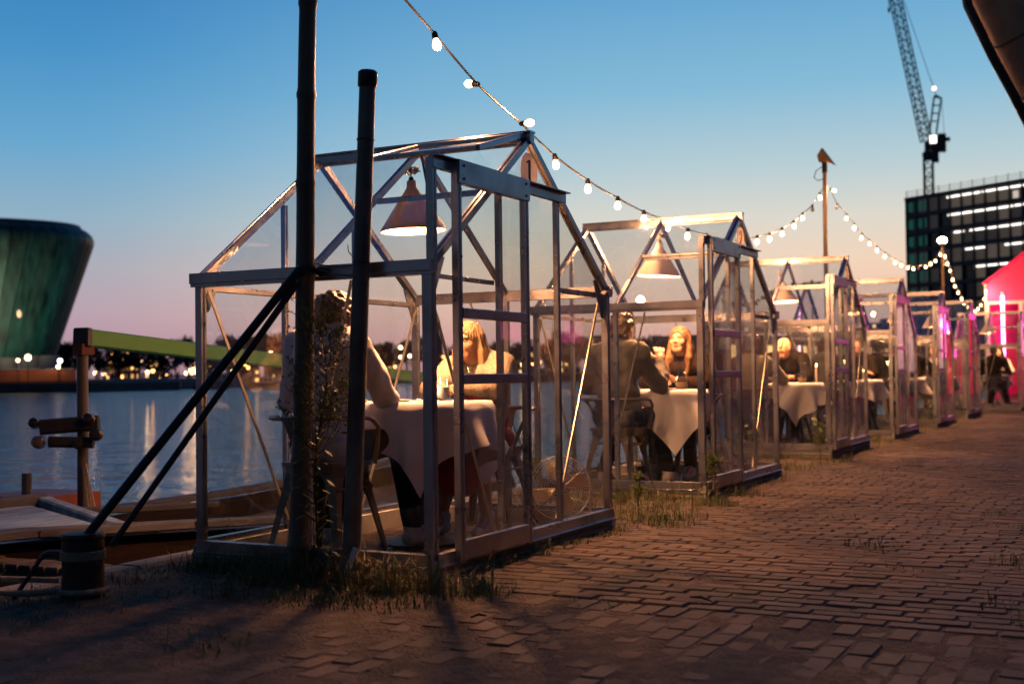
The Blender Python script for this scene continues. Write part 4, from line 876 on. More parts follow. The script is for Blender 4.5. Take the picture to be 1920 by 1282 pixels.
S3 = [[-1.48, 26.1, 3.60], [-1.45, 26.3, 3.44], [-1.42, 26.5, 3.28], [-1.39, 26.7, 3.08], [-1.369, 26.9, 2.93], [-1.362, 27.4, 2.80], [-1.353, 27.9, 2.68], [-1.346, 28.4, 2.58], [-1.318, 28.9, 2.497], [-1.30, 29.5, 2.45], [-1.291, 30.056, 2.435], [-1.278, 30.652, 2.531], [-1.266, 31.17, 2.654], [-1.252, 31.82, 2.861], [-1.241, 32.1, 3.108]]
sock_m = MB().lathe([(.0001, .012), (.010, .012), (.0145, .004), (.0165, -.026), (.0001, -.027)], seg=12).mesh('socket', BLACK, True)
bprof = [(.012, -.024), (.0135, -.032), (.0195, -.045), (.0225, -.058), (.021, -.070), (.014, -.080), (.0001, -.084)]
BG = {True: MB().lathe(bprof, seg=16).mesh('bulb_glass', BULB, True), False: MB().lathe(bprof, seg=16).mesh('bulb_glass', BULBDIM, True), None: MB().lathe(bprof, seg=16).mesh('bulb_glass', mat('dead_bulb', (.12, .10, .08), .15), True)}
def strand(S, pre, post, where, cnt, tilt={}, dim=(), dead=(), nth=None):
    cd = MB(); pts = [Vector(p) for p in pre+S+post]; fine = []
    for a, c in zip(pts[:-1], pts[1:]): fine += catenary(a, c, .008*(c-a).length, 4)[:-1]
    cd.tube(fine+[pts[-1]], .0065, 6); tag(cd.build('light_string_cable', BLACK), 'black cable of the bulb string '+where, 'cable')
    for k, p in enumerate(S):
        lit = None if k in dead else (k not in dim)
        nm = 'glowing' if lit else ('dim' if lit is False else 'dead')
        lab = {'hanging': '', }.get('', '')
        t = thing('string_bulb', (nth[k] if nth and k in nth else nm+' '+ORD[k]+' bulb '+cnt), 'light bulb', p, 0, 'bulbs on the string '+where)
        a = tilt.get(k, (random.uniform(-.12, .12), random.uniform(-.12, .12))); t.rotation_euler = (a[0], a[1], random.uniform(0, 6))
        if k in tilt: t.rotation_euler = (a[0], a[1], 0)
        t.scale = (1.08,)*3
        link('socket', sock_m, t); link('bulb_glass', BG[lit], t)
        if lit is not None: link('bulb_light', SLD, t, (0, 0, -.12))
o_ = ['nearest glowing bulb of the first string, high over the first greenhouse', 'second bulb of the first string, twisted out to the left of its cable', 'third bulb of the first string, sticking out right of its cable above the ridge', 'fourth bulb, hanging right of the first greenhouse ridge',
      'fifth bulb, over the roof edge beside the number 1', 'sixth bulb of the first string, midway between the two nearest ridges', 'seventh bulb, last before the string dips to the second ridge', 'bulb blazing against the ridge of the second greenhouse', 'eighth bulb, seen inside the second roof', 'ninth bulb, seen under the second ridge']
strand(S1, [(-.512, -.10, 3.05)], [(-1.49, 13.9, 3.62)], 'from the bamboo pole to the first light pole', 'of the nearest string, counted from the bamboo pole', {1: (.2, 1.75), 2: (-.2, -1.5), 0: (0, -.2)}, (1, 2, 3, 14), (17, 10), dict(enumerate(o_)))
strand(S2, [(-1.5, 13.98, 3.66)], [(-1.5, 25.9, 3.72)], 'between the two light poles', 'right of the first light pole, on the sagging string', {0: (0, -1.2)}, (4, 10), (1, 12))
strand(S3, [(-1.5, 25.9, 3.72)], [(-1.25, 32.4, 3.2)], 'from the far light pole to the pink tent', 'right of the far light pole, towards the pink tent', {}, (2,), ())

# ------------------------------------------------------------------ bollard, ropes, boat, green boom
t = thing('bollard', 'rusty dark iron mooring bollard with a pale band beside the struts', 'bollard', (-1.14, -.85, 0))
MB().lathe([(.10, -.06), (.095, .0), (.086, .02), (.083, .10), (.083, .235), (.087, .24), (.087, .252), (.083, .258), (.0001, .262)], seg=32).build('post', RUST, t, smooth=True)
MB().lathe([(.084, .150), (.088, .153), (.088, .187), (.084, .19)], seg=32).build('band', mat('pale_band', (.24, .19, .12), .7), t, smooth=True)
MB().tube([(-.10, -.02, .165), (-.15, -.04, .17), (-.185, -.05, .155)], [.022, .018, .012], 8).build('pin', RUST, t)
b = MB()
def ropepts(): 
    a = [Vector((-2.6, -2.25, .16)), Vector((-2.0, -1.7, .10)), Vector((-1.55, -1.3, .06)), Vector((-1.25, -1.03, .035))]
    for k in range(7): th = -2.2+k*.45; a.append(Vector((-1.14+.10*math.cos(th), -.85+.10*math.sin(th), .03)))
    return a
b.tube(ropepts(), .0125, 8); tag(b.build('mooring_rope', ROPE, smooth=True), 'pale mooring rope looped around the foot of the bollard', 'rope')
b = MB(); b.tube([(-2.7, -1.9, .20), (-2.1, -1.4, .12), (-1.6, -1.05, .075), (-1.26, -.86, .06)], .0125, 8); tag(b.build('mooring_rope', ROPE, smooth=True), 'upper mooring rope running left from the back of the bollard', 'rope')
tag(MB().tube([(-1.30, -.92, .16), (-1.33, -.95, .09), (-1.37, -1.0, .0)], .010, 6).build('hose', BLACK), 'short black hose hanging beside the bollard pin', 'hose')

bt = thing('barge', 'old brown wooden barge with pale blue hatch boards moored at the quay', 'boat')
BW = mat('tarred_wood', (.012, .007, .0065), .8, 0, .4, 3, .4, 20, stretch=(4, .5, 4), spec=.12); GUN = mat('gunwale_wood', (.075, .075, .09), .7, 0, .25, 4, .5, 40, stretch=(6, .6, 6), dirt=(.07, .06, .055), spec=.15); DECK = mat('deck_boards', (.24, .34, .42), .7, 0, .35, 3, .4, 30, stretch=(8, 1, 1), dirt=(.10, .11, .11))
nn_ = 26; ny0, ny1 = -7.0, 8.2; nearx = []; farx = []; zz_ = []
for i in range(nn_+1):
    u = i/nn_; y = ny0+(ny1-ny0)*u; w = 1-max(0, (u-.62)/.38)**2.2; w = max(w, .02)*(1-max(0, (.12-u)/.12)**2*.5)
    cx_ = -3.42-.10*max(0, y-3); zn = .11-.075*(y+.24)+.02*max(0, y-2.2)**1.6 if y > -.24 else .11+.02*(-.24-y); zf = -.12+.03*max(0, y-4)**1.5+.01*max(0, 2-y); nearx.append(Vector((cx_+.98*w, y, zn))); farx.append(Vector((cx_-.98*w, y, zf)))
for arr, nm, sg in ((nearx, 'near', 1), (farx, 'far', -1)):
    b = MB(); 
    for i in range(nn_): b.bar(arr[i], arr[i+1]+(arr[i+1]-arr[i])*.02, .15, .05, c=.15)
    b.build('gunwale', GUN, bt)
    for k in range(4):
        b = MB(); z0_, z1_ = -.04-.26*k, -.04-.26*(k+1)
        for i in range(nn_): 
            q = [Vector((p.x-sg*(.02+.06*k*k*.5), p.y, p.z)) for p in (arr[i], arr[i+1])]; q2 = [Vector((p.x-sg*(.02+.06*(k+1)**2*.5), p.y, p.z)) for p in (arr[i], arr[i+1])]
            b.slab([q[0]+V(0, 0, z0_-.006), q[1]+V(0, 0, z0_-.006), q2[1]+V(0, 0, z1_+.006), q2[0]+V(0, 0, z1_+.006)], (1, 0, 0), .05)
        b.build('hull_plank', BW, bt)
b = MB()
for i in range(nn_): b.add([nearx[i]-V(.1, 0, .62), nearx[i+1]-V(.1, 0, .62), farx[i+1]+V(.1, 0, -.5), farx[i]+V(.1, 0, -.5)], [(0, 1, 2, 3)])
b.build('floor', BW, bt)
b = MB()
for i in range(17, nn_): b.add([nearx[i]-V(.05, 0, .2), nearx[i+1]-V(.05, 0, .2), farx[i+1]+V(.05, 0, -.22), farx[i]+V(.05, 0, -.22)], [(0, 1, 2, 3)])
b.build('fore_deck', mat('fore_deck_wood', (.06, .048, .05), .7, 0, .3, 3, .3, 30), bt)
inn = [Vector((nearx[i].x*.35+farx[i].x*.65, nearx[i].y, nearx[i].z+.02)) for i in range(10, 18)]
b = MB(); 
for a, c in zip(inn[:-1], inn[1:]): b.bar(a, c, .07, .05)
b.build('inner_rail', GUN, bt)
# hatch with planks, sloping down to the near side
hy0, hy1 = -2.2, .78
for k in range(12):
    y = hy0+k*(hy1-hy0)/12; MB().bar((-2.54, y+.13-.12, .028+random.uniform(-.004, .004)), (-3.44, y+.13+.12, .098), .235, .024, (0, 0, 1), c=.1).build('hatch_board', DECK, bt)
MB().bar((-3.50, hy0, .125), (-3.50, 1.06, .125), .10, .085).build('hatch_ridge', GUN, bt); MB().bar((-2.50, .72, .035), (-3.46, 1.03, .12), .09, .06).build('hatch_edge', DECK, bt)
b = MB().box((-4.95, 1.75, -.4), (-4.32, 2.35, .04)); b.build('red_locker', mat('red_brown_paint', (.22, .045, .02), .6, 0, .2, 4), bt)
MB().tube([(-4.6, 1.9, .03), (-4.6, 1.9, .2)], .035, 8).build('bitt', GUN, bt)
MB().lathe([(.20, 0), (.22, .02), (.20, .07), (.13, .09), (.12, .12), (.14, .15), (.05, .17), (.0001, .17)], (-3.80, 4.15, -.30), 20).build('mooring_post', mat('mauve_iron', (.20, .10, .11), .6), bt, smooth=True)
# mast crutch and boom
b = MB(); b.tube([(-4.14, 2.0, -.5), (-4.14, 2.0, 1.12)], .040, 16); b.build('crutch_post', mat('varnished_post', (.075, .06, .055), .45, .3, .3, 4, .1, 40, stretch=(6, 6, .3)), bt, smooth=True)
MB().box((-4.18, 1.94, 1.06), (-4.08, 2.06, 1.14)).build('crutch_fork', mat('rust_red', (.12, .035, .02), .8), bt)
e0, e1 = Vector((-4.13, 2.0, 1.185)), Vector((-4.88, 8.6, .80)); d_ = (e1-e0).normalized()
MB().bar(e0, e1, .12, .125, c=.08).build('boom', mat('green_paint', (.065, .28, .03), .55, 0, .12, 2, .1, 30), bt); MB().bar(e0-d_*.03, e0+d_*.015, .135, .14, c=.08).build('boom_cap', BLACK, bt)
b = MB(); b.bar((-4.31, 1.77, .545), (-3.94, 1.96, .57), .06, .11, c=.3).build('lamp_board', mat('weathered_board', (.02, .018, .018), .8, 0, .3, 8), bt); MB().bar((-4.26, 1.80, .44), (-3.97, 1.94, .43), .05, .08, c=.4).build('lamp_board', mat('weathered_board', (.14, .11, .09), .8), bt)
LENS = mat('lamp_lens_red', (.018, .008, .008), .12); LENS2 = mat('lamp_lens_clear', (.12, .09, .08), .12, .3)
for p, m, r in (((-4.33, 1.74, .575), LENS, 0.037), ((-3.97, 1.90, .60), LENS, 0.039), ((-4.28, 1.73, .44), LENS2, 0.043), ((-3.93, 1.93, .49), BLACK, 0.043), ((-4.05, 1.88, .42), BLACK, 0.035)):
    q = MB().lathe([(.0001, -.06), (r*.75, -.05), (r*.9, -.04), (r, .0), (r, .045), (r*.8, .055), (.0001, .06)], p, 16, ax=(.45, -.8, .1)).build('deck_lamp', m, bt, smooth=True)
    MB().lathe([(r*1.0, -.005), (r*1.12, 0), (r*1.0, .012)], p, 16, ax=(.45, -.8, .1)).build('lamp_ring', STEEL, q)
b = MB()
for k in range(3): b.tube([(-4.08+.01*k, 1.95, .28), (-4.02+.03*k, 1.93, .0), (-3.97+.025*k, 1.93, -.15), (-3.99+.02*k, 1.93, -.32)], .007, 5)
b.tube([(-3.93, 1.95, .25), (-3.92, 1.95, .12), (-3.92, 1.95, 0)], .004, 4); b.build('dangling_line', ROPE, bt)
tag(MB().tube([(-3.3, -.5, -.3), (-3.0, .4, -.12), (-2.9, .7, -.2)], .02, 6).build('boat_fender', BLACK), 'black line lying over the barge gunwale left of the post', 'rope') if False else None

# ------------------------------------------------------------------ brown ribbed pole at the top right with cable and ivy
t = thing('ribbed_duct', 'thick brown ringed bamboo pole slanting across the top right corner', 'pole'); 
a_, b_ = Vector((2.262, -.30, 2.22)), Vector((2.545, -.16, 1.52)); dv_ = (b_-a_).normalized()
b = MB(); b.tube([a_-dv_*1.4, a_-dv_*.7]+[a_-dv_*.3+ (b_-a_+dv_*.6)*(i/10) for i in range(11)]+[b_+dv_*1.0, b_+dv_*1.72], [.09, .088]+[.085-.002*i for i in range(11)]+[.063, .062], 24); b.build('pole', mat('brown_cane', (.72, .37, .20), .5, 0, .25, 7, .3, 40), t, smooth=True)
for k in (.13, .38, .62, .86): MB().lathe([(.083, -.004), (.087, 0), (.083, .004)], a_.lerp(b_, k), 24, ax=dv_+V(0, .15, .05)).build('ring', mat('cane_ring', (.30, .24, .12), .5), t, smooth=True)
tag(MB().tube([(1.95, -.55, 2.9), (2.215, -.42, 2.25), (2.25, -.43, 2.02), (2.315, -.40, 1.86), (2.37, -.37, 1.74), (2.43, -.33, 1.60), (2.75, -.16, .80), (3.05, -.02, .02)], .016, 8).build('cable', mat('brown_cable', (.05, .025, .015), .4), smooth=True), 'brown black cable hanging left of the thick ringed pole', 'cable')
def leaf(b, p, d, up, L, wd, m=0, fold=.15):
    p = Vector(p); d = Vector(d).normalized(); s = d.cross(Vector(up)); s = s.normalized() if s.length > .01 else Vector((1, 0, 0)); n = s.cross(d)
    b.add([p, p+d*L*.35+s*wd+n*fold*wd, p+d*L, p+d*L*.35-s*wd+n*fold*wd, p+d*L*.4-n*fold*wd*.2], [(0, 1, 4), (1, 2, 4), (2, 3, 4), (3, 0, 4)], m)
t = thing('ivy', 'dark green ivy leaves over the top of the thick ringed pole', 'plant'); rl_ = random.Random(5)
for k in range(46):
    p = Vector((2.30, -.33, 2.10))+Vector((rl_.uniform(-.09, .28), rl_.uniform(-.1, .08), rl_.uniform(-.02, .16)+(0))); 
    if p.x > 2.43: p.z -= rl_.uniform(0, .2)
    b = MB(); dvv = Vector((rl_.gauss(0, 1), rl_.gauss(0, 1)-.6, rl_.gauss(0, .8)-.5)); leaf(b, p, dvv, (0, -.3, 1), rl_.uniform(.04, .075), rl_.uniform(.016, .028)); b.build('leaf', GREENL if k % 5 else mat('leaf_yellow', (.25, .17, .03), .6), t)

# ================================================================== FURNITURE AND TABLE THINGS
def chair_parts():
    out = []
    b = MB(); n = 20; ring = []
    for k in range(n):
        th = 2*PI*k/n; c, s = math.cos(th), math.sin(th); ring.append((math.copysign(abs(c)**.5, c)*.185, math.copysign(abs(s)**.5, s)*.18, 0))
    b.slab([(x, y, .445) for x, y, z in ring], (0, 0, 1), .022); b.slab([(x*.93, y*.93, .425) for x, y, z in ring], (0, 0, 1), .05)
    out.append(('seat', b.mesh('seat', STEEL)))
    for sx in (-1, 1):
        for sy in (-1, 1):
            b = MB(); p = [(sx*(.135+.075*t), sy*(.13+.085*t), .43*(1-t)) for t in (0, .15, .4, 1)]; wd = [.10, .062, .042, .026]
            for i in range(3):
                for ax in (0, 1):
                    o = Vector((-sx, 0, 0)) if ax == 0 else Vector((0, -sy, 0)); q = [Vector(p[i]), Vector(p[i+1])]
                    b.slab([q[0], q[0]+o*wd[i], q[1]+o*wd[i+1], q[1]], (0, 1, 0) if ax == 0 else (1, 0, 0), .003)
            b.box((p[3][0]-.014, p[3][1]-.014, 0), (p[3][0]+.014, p[3][1]+.014, .02)); out.append(('leg', b.mesh('leg', STEEL)))
    b = MB(); pts = [(-.195, .12, .44), (-.225, .10, .53), (-.255, .06, .62), (-.26, 0, .655)]
    for k in range(0, 13): th = PI+PI*k/12; pts.append((.26*math.cos(th), -.04+.20*math.sin(th), .665))
    pts += [(.26, 0, .655), (.255, .06, .62), (.225, .10, .53), (.195, .12, .44)]
    b.tube(pts, .0115, 8); out.append(('arm_hoop', b.mesh('arm_hoop', STEEL, True)))
    b = MB(); b.add([], []); m = 6
    for i in range(m+1):
        t = i/m; w = .055+.035*t
        for j in range(5): u = j/4*2-1; b.v.append((u*w, -.165-.070*t-.0*abs(u)+.012*(u*u), .44+.222*t))
    for i in range(m):
        for j in range(4): b.f.append((i*5+j, i*5+j+1, i*5+j+6, i*5+j+5))
    o = len(b.v); b.v += [(x, y-.004, z) for x, y, z in b.v]; b.f += [tuple(q+o for q in f[::-1]) for f in b.f]; b.mi = [0]*len(b.f)
    out.append(('back_splat', b.mesh('back_splat', STEEL, True)))
    for sx in (-1, 1): out.append(('side_rail', MB().tube([(sx*.16, .15, .33), (sx*.165, -.15, .33)], .007, 6).mesh('side_rail', STEEL)))
    return out
CHP = chair_parts()
def chair(p, rz, lab):
    t = thing('metal_chair', lab, 'chair', p, rz, 'metal armchairs at the tables')
    for n_, m in CHP: link(n_, m, t)
    return t
def cloth_mesh(R, half, drop, seed, rot, H=.735):
    r = random.Random(seed); ph = [r.uniform(0, 6.28) for _ in range(4)]; n = 72; b = MB(); vs = []
    for j in range(n+1):
        for i in range(n+1):
            u, v = (i/n*2-1)*half, (j/n*2-1)*half; rad = math.hypot(u, v); th = math.atan2(v, u)
            if rad <= R: x, y, z = u, v, H+.0012*math.sin(9*u+ph[0])*math.sin(8*v+ph[1])
            else:
                d = rad-R; e = min(1, d/.05); dz = min(d, d-.012*e); fold = sst(.02, .35, d)
                k = (math.sin(5*th+ph[0])+.6*math.sin(9*th+ph[1]+.5*math.sin(2*th))+.3*math.sin(14*th+ph[2]))
                flare = .018*e+.08*d+.08*fold*k
                rr = R+.01+flare; z = H-dz*(1-.05*abs(k)*fold); x, y = rr*math.cos(th+.05*fold*math.sin(7*th+ph[3])), rr*math.sin(th+.05*fold*math.sin(7*th+ph[3]))
            c, s = math.cos(rot), math.sin(rot); vs.append((c*x-s*y, s*x+c*y, max(z, .06)))
    b.v = vs; b.f = [(j*(n+1)+i, j*(n+1)+i+1, (j+1)*(n+1)+i+1, (j+1)*(n+1)+i) for j in range(n) for i in range(n)]; b.mi = [0]*len(b.f)
    o = len(b.v); b.v += [(x*.996, y*.996, z-.003) for x, y, z in b.v]; b.f += [tuple(q+o for q in f[::-1]) for f in b.f]
    b.mi = [0]*len(b.f); return b.mesh('tablecloth', CLOTH, True, 60)
def table(p, lab, clab, seed, rot, half=.60, R=.36):
    t = thing('round_table', lab, 'table', p, 0, 'round tables in the greenhouses')
    MB().lathe([(.0001, .70), (R-.01, .70), (R, .71), (R, .725), (R-.005, .73), (.0001, .73)], seg=36).build('tabletop', WOOD, t)
    MB().lathe([(.0001, 0), (.22, 0), (.22, .012), (.04, .03), (.028, .06), (.028, .66), (.12, .70)], seg=20).build('pedestal', RUST, t)
    o = link('tablecloth', cloth_mesh(R, half, 0, seed, rot), None, p); tag(o, clab, 'tablecloth', 'white tablecloths'); return t
CLD = bpy.data.lights.new('flame_light', 'POINT'); CLD.energy = 2.2; CLD.color = (1, .42, .15); CLD.shadow_soft_size = .02
FLAME = emis('candle_flame', (1, .62, .2), 30)
def wine_glass(p, lab, fill=.0):
    t = thing('wine_glass', lab, 'glass', p); b = MB().lathe([(.032, 0), (.032, .002), (.005, .006), (.0035, .02), (.0035, .075), (.012, .085), (.031, .105), (.036, .125), (.034, .150), (.029, .175), (.0282, .175), (.033, .150), (.035, .125), (.030, .107), (.010, .088), (.0001, .086)], seg=20)
    b.build('goblet', CLEAR, t, smooth=True)
    MB().lathe([(.0001, .088), (.028, .104), (.0335, .118), (.0001, .118)], seg=20).build('wine', mat('white_wine', (.8, .6, .3), .1, 0, 0), t); return t
def tumbler(p, lab, h=.115):
    t = thing('water_glass', lab, 'glass', p); MB().lathe([(.0001, 0), (.026, 0), (.033, h), (.031, h), (.0245, .008), (.0001, .008)], seg=24).build('tumbler', CLEAR, t, smooth=True)
    MB().lathe([(.0001, .009), (.0245, .009), (.028, h*.55), (.0001, h*.55)], seg=20).build('water', mat('glass_water', (.45, .55, .6), .05, 0, 0), t); return t
def carafe(p, lab):
    t = thing('carafe', lab, 'carafe', p); MB().lathe([(.0001, 0), (.045, .002), (.048, .02), (.044, .07), (.032, .12), (.024, .155), (.026, .19), (.035, .222), (.0335, .222), (.0245, .19), (.0225, .155), (.030, .12), (.042, .07), (.046, .02), (.0001, .006)], seg=24).build('bottle', CLEAR, t, smooth=True)
    MB().lathe([(.0001, .007), (.0445, .02), (.0425, .055), (.0001, .055)], seg=20).build('drink', mat('lemon_drink', (.75, .5, .22), .15, 0, 0), t); return t
def candle(p, lab, h=.13, jar=False):
    t = thing('candle', lab, 'candle', p)
    if jar: MB().lathe([(.0001, 0), (.03, 0), (.034, .07), (.032, .07), (.028, .006), (.0001, .006)], seg=16).build('candle_glass', CLEAR, t, smooth=True); h = .04
    MB().lathe([(.0001, .0), (.0115, .0), (.0115, h), (.0001, h)], seg=12).build('wax', mat('candle_wax', (.8, .72, .6), .5), t); MB().ball((0, 0, h+.02), .0065, 8, 8, sc=(1, 1, 2.4)).build('flame', FLAME, t); link('flame_light', CLD, t, (0, 0, h+.06))
def plate(p, lab): t = MB().lathe([(.0001, .004), (.05, .004), (.075, .014), (.076, .011), (.05, 0), (.0001, 0)], seg=28).build('plate', mat('white_ceramic', (.8, .78, .74), .2), smooth=True); t.location = p; tag(t, lab, 'plate')
def napkin(p, lab, rz=.3): b = MB(); r = random.Random(int(p[0]*99)); [b.ball((r.uniform(-.07, .07), r.uniform(-.05, .05), .018+.014*k), .042, 10, 6, sc=(1.3, 1, .5)) for k in range(4)]; t = b.build('napkin', CLOTH, smooth=True); t.location = p; tag(t, lab, 'napkin')
def spoon(p, rz, lab):
    t = MB().tube([(0, 0, .004), (.06, 0, .008), (.12, 0, .004), (.15, 0, .006)], [.003, .002, .002, .003], 6).ball((.168, 0, .008), .022, 12, 8, sc=(1, .65, .25)).build('spoon', mat('polished_steel', (.7, .68, .62), .15, 1), smooth=True); t.location = p; t.rotation_euler = (0, 0, rz); tag(t, lab, 'spoon')
LAMPG = emis('pendant_bulb', (1, .66, .34), 14)
PLD = bpy.data.lights.new('pendant_light', 'POINT'); PLD.energy = 270; PLD.color = (1, .40, .155); PLD.shadow_soft_size = .07
def pendant(p, lab, z_top, sw=(.02, -.03)):
    t = thing('pendant_lamp', lab, 'lamp', p, 0, 'cone pendant lamps'); R = .172; H = .235; t.rotation_euler = (sw[0], sw[1], 0)
    MB().lathe([(.018, H+.03), (.024, H+.03), (.026, H-.005), (R, .012), (R+.002, 0), (R-.003, 0), (R-.005, .012), (.020, H-.012), (.018, H)], seg=40).build('lamp_shade', WEAVE, t, smooth=True)
    MB().lathe([(.0001, H+.028), (.016, H+.03), (.012, H+.05), (.0001, H+.055)], seg=12).build('cap', BLACK, t)
    MB().tube([(0, 0, H+.03), (0, 0, z_top-p[2]-.02)], .0035, 6).build('cord', BLACK, t)
    MB().ball((0, 0, .09), .034, 16, 10).build('bulb', LAMPG, t); link('lamp_light', PLD, t, (0, 0, .085)); MB().tube([(0, 0, .1), (0, 0, H)], .017, 8).build('holder', BLACK, t)
    b = MB(); r = random.Random(int(p[1]*7))
    for k in range(3):
        pts = [Vector((.03*math.cos(q*.8+k)+.02*(q/14), .035*math.sin(q*.8+k), z_top-p[2]-.06-.014*(q % 3)+.01*math.sin(q*1.7+k))) for q in range(15)]; b.tube(pts, .004, 5)
    b.build('coiled_cable', mat('pale_cable', (.5, .42, .33), .6), t)
    return t

# ================================================================== PEOPLE
def rotz(v, a): c, s = math.cos(a), math.sin(a); return np.array([c*v[0]-s*v[1], s*v[0]+c*v[1], v[2]])
IRIS = mat('iris', (.02, .025, .02), .2); EYEW = mat('eye_white', (.7, .66, .6), .25); LIPS = mat('lips', (.42, .13, .10), .45, 0, .05); SOLE = mat('shoe_white', (.6, .55, .5), .6)
JEAN = mat('dark_trousers', (.008, .008, .011), .95, 0, .2, 20, .3, 200, spec=.12)
def headframe(c, yaw, pitch, s, roll=0.):
    cy_, sy_ = math.cos(yaw), math.sin(yaw); cp_, sp_ = math.cos(pitch), math.sin(pitch); cr, sr = math.cos(roll), math.sin(roll)
    Rz = np.array([[cy_, -sy_, 0], [sy_, cy_, 0], [0, 0, 1]]); Rx = np.array([[1, 0, 0], [0, cp_, -sp_], [0, sp_, cp_]]); Ry = np.array([[cr, 0, sr], [0, 1, 0], [-sr, 0, cr]])
    Rm = Rz@Rx@Ry; c = np.array(c, float); return Rm, lambda x, y, z: c+Rm@np.array([x*s, y*s, z*s])
def hand(S, w, d, up, side, s=1., curl=.5, h=.006):
    w = np.array(w, float); d = np.array(d, float); d /= np.linalg.norm(d); up = np.array(up, float); up -= d*(up@d); up /= np.linalg.norm(up); x = np.cross(d, up)*side
    S.cap(w, .027*s, w+d*.03*s, .03*s, .015); S.ell(w+d*.055*s, (.043*s,)*3, .015, rot=None) if False else S.cap(w+d*.03*s+x*.015*s, .021*s, w+d*.085*s+x*.022*s, .018*s, .015); S.cap(w+d*.03*s-x*.015*s, .021*s, w+d*.085*s-x*.022*s, .017*s, .012)
    for k, (o, L) in enumerate(((.033, .072), (.011, .082), (-.011, .076), (-.033, .060))):
        a = w+d*.088*s+x*o*s; m_ = a+(d*math.cos(curl*.6)-up*math.sin(curl*.6))*L*.5*s+x*o*.12*s; e = m_+(d*math.cos(curl*1.7)-up*math.sin(curl*1.7))*L*.5*s
        S.cap(a, .0105*s, m_, .0092*s, .003); S.cap(m_, .0092*s, e, .0075*s, .003)
    a = w+d*.03*s+x*.03*s; m_ = a+(x*.75+d*.6-up*.15)*.042*s; e = m_+(d*.9+x*.15-up*.3)*.035*s; S.cap(a, .014*s, m_, .011*s, .006); S.cap(m_, .011*s, e, .0085*s, .003)
def person(loc, rz, lab, o):
    """seated figure; +y is forward; o holds the pose, clothes and hair"""
    h = o.get('h', .008); s = o.get('s', 1.); fem = o.get('fem', False); lean = o.get('lean', .12)
    hip = np.array([0, 0, .535*s]); ch = np.array([o.get('sway', 0), lean*.6, .93*s]); nb = np.array([o.get('sway', 0)*1.1, lean*.8, 1.055*s]); hc = np.array(o.get('head', (o.get('sway', 0)*1.2, lean+.035, 1.205*s)))
    sw = (.165 if fem else .195)*s; tw = o.get('twist', 0.); sh = {sd: nb+rotz(np.array([sd*sw, -.01, -.06*s]), tw) for sd in (-1, 1)}
    el = {sd: np.array(o['elbow'][sd]) for sd in (-1, 1)}; wr = {sd: np.array(o['wrist'][sd]) for sd in (-1, 1)}
    kn = {sd: np.array(o.get('knee', {-1: (-.14, .40, .52), 1: (.14, .40, .52)})[sd]) for sd in (-1, 1)}; an = {sd: np.array(o.get('ankle', {-1: (-.15, .36, .10), 1: (.15, .36, .10)})[sd]) for sd in (-1, 1)}
    k_ = 1.0 if not fem else .88
    skin = o.get('skin', SKIN)
    B = SDF((-.55, -.35, -.02), (.55, .85, 1.42*s), h)
    def torso(S, g, kk=.04):
        S.ell(hip+[0, 0, .0], (.165*s*k_+g, .125*s+g, .11*s+g), kk); S.ell(hip*.6+ch*.4, (.135*s*k_+g, .105*s+g, .15*s+g), kk); S.ell(ch, (.155*s*k_+g, .11*s+g, .16*s+g), kk)
        if fem and not o.get('back'): [S.ell(ch+rotz(np.array([sd*.07, .085, .0]), tw), (.062*s+g, .06*s+g, .065*s+g), .03) for sd in (-1, 1)]
        for sd in (-1, 1): S.cap(nb+[sd*.03, 0, -.01], .055*s+g*.6, sh[sd], .054*s*k_+g*.8, .05)
    def arms(S, g, frac=1., kk=.025):
        for sd in (-1, 1):
            S.cap(sh[sd], .050*s*k_+g, el[sd], .039*s*k_+g, kk); e = el[sd]+(wr[sd]-el[sd])*frac; S.cap(el[sd], .039*s*k_+g, e, (.039-.012*frac)*s*k_+g, kk)
    torso(B, -.012); arms(B, -.006)
    for sd in (-1, 1):
        hx = hip+[sd*.085*s, .02, 0]; B.cap(hx, .085*s, kn[sd], .058*s, .04); B.cap(kn[sd], .056*s, an[sd], .036*s, .03); B.cap(an[sd], .036*s, an[sd]+[sd*.01, .15*s, -.06], .03*s, .03)
        hd = o.get('hand', {}).get(sd, wr[sd]-el[sd]); hand(B, wr[sd], hd, o.get('hup', {}).get(sd, (0, 0, 1)), -sd, s*(1 if not fem else .92), o.get('curl', .6))
    Rm, hp = headframe(hc, o.get('yaw', 0), o.get('pitch', 0), s*.98, o.get('roll', 0)); q = s*.98
    B.cap(nb-[0, .01, .02], .062*s*(.88 if fem else 1), hp(0, -.015, -.05), .054*s*(.86 if fem else 1), .03)
    B.ell(hp(0, -.012, .032), np.array((.074, .094, .084))*q, .02, rot=Rm); B.ell(hp(0, .022, -.022), np.array((.062, .070, .080))*q, .03, rot=Rm)
    B.cap(hp(-.022, .058, -.088), .022*q, hp(.022, .058, -.088), .022*q, .03); B.cap(hp(0, .072, -.092), .014*q, hp(0, .074, -.090), .013*q, .02)
    for sd in (-1, 1):
        B.ell(hp(sd*.030, .098, .006), np.array((.016, .016, .011))*q, .012, True, rot=Rm); B.cap(hp(sd*.016, .086, .024), .0075*q, hp(sd*.045, .078, .024), .006*q, .012); B.ell(hp(sd*.040, .062, -.025), np.array((.024, .022, .020))*q, .02, rot=Rm)
        B.ell(hp(sd*.073, -.008, -.008), np.array((.009, .020, .031))*q, .006, rot=Rm)
    B.cap(hp(0, .090, .012), .006*q, hp(0, .110 if not fem else .105, -.024), (.0105 if not fem else .0085)*q, .010); [B.ell(hp(sd*.011, .098, -.028), np.array((.009, .010, .007))*q, .006, rot=Rm) for sd in (-1, 1)]
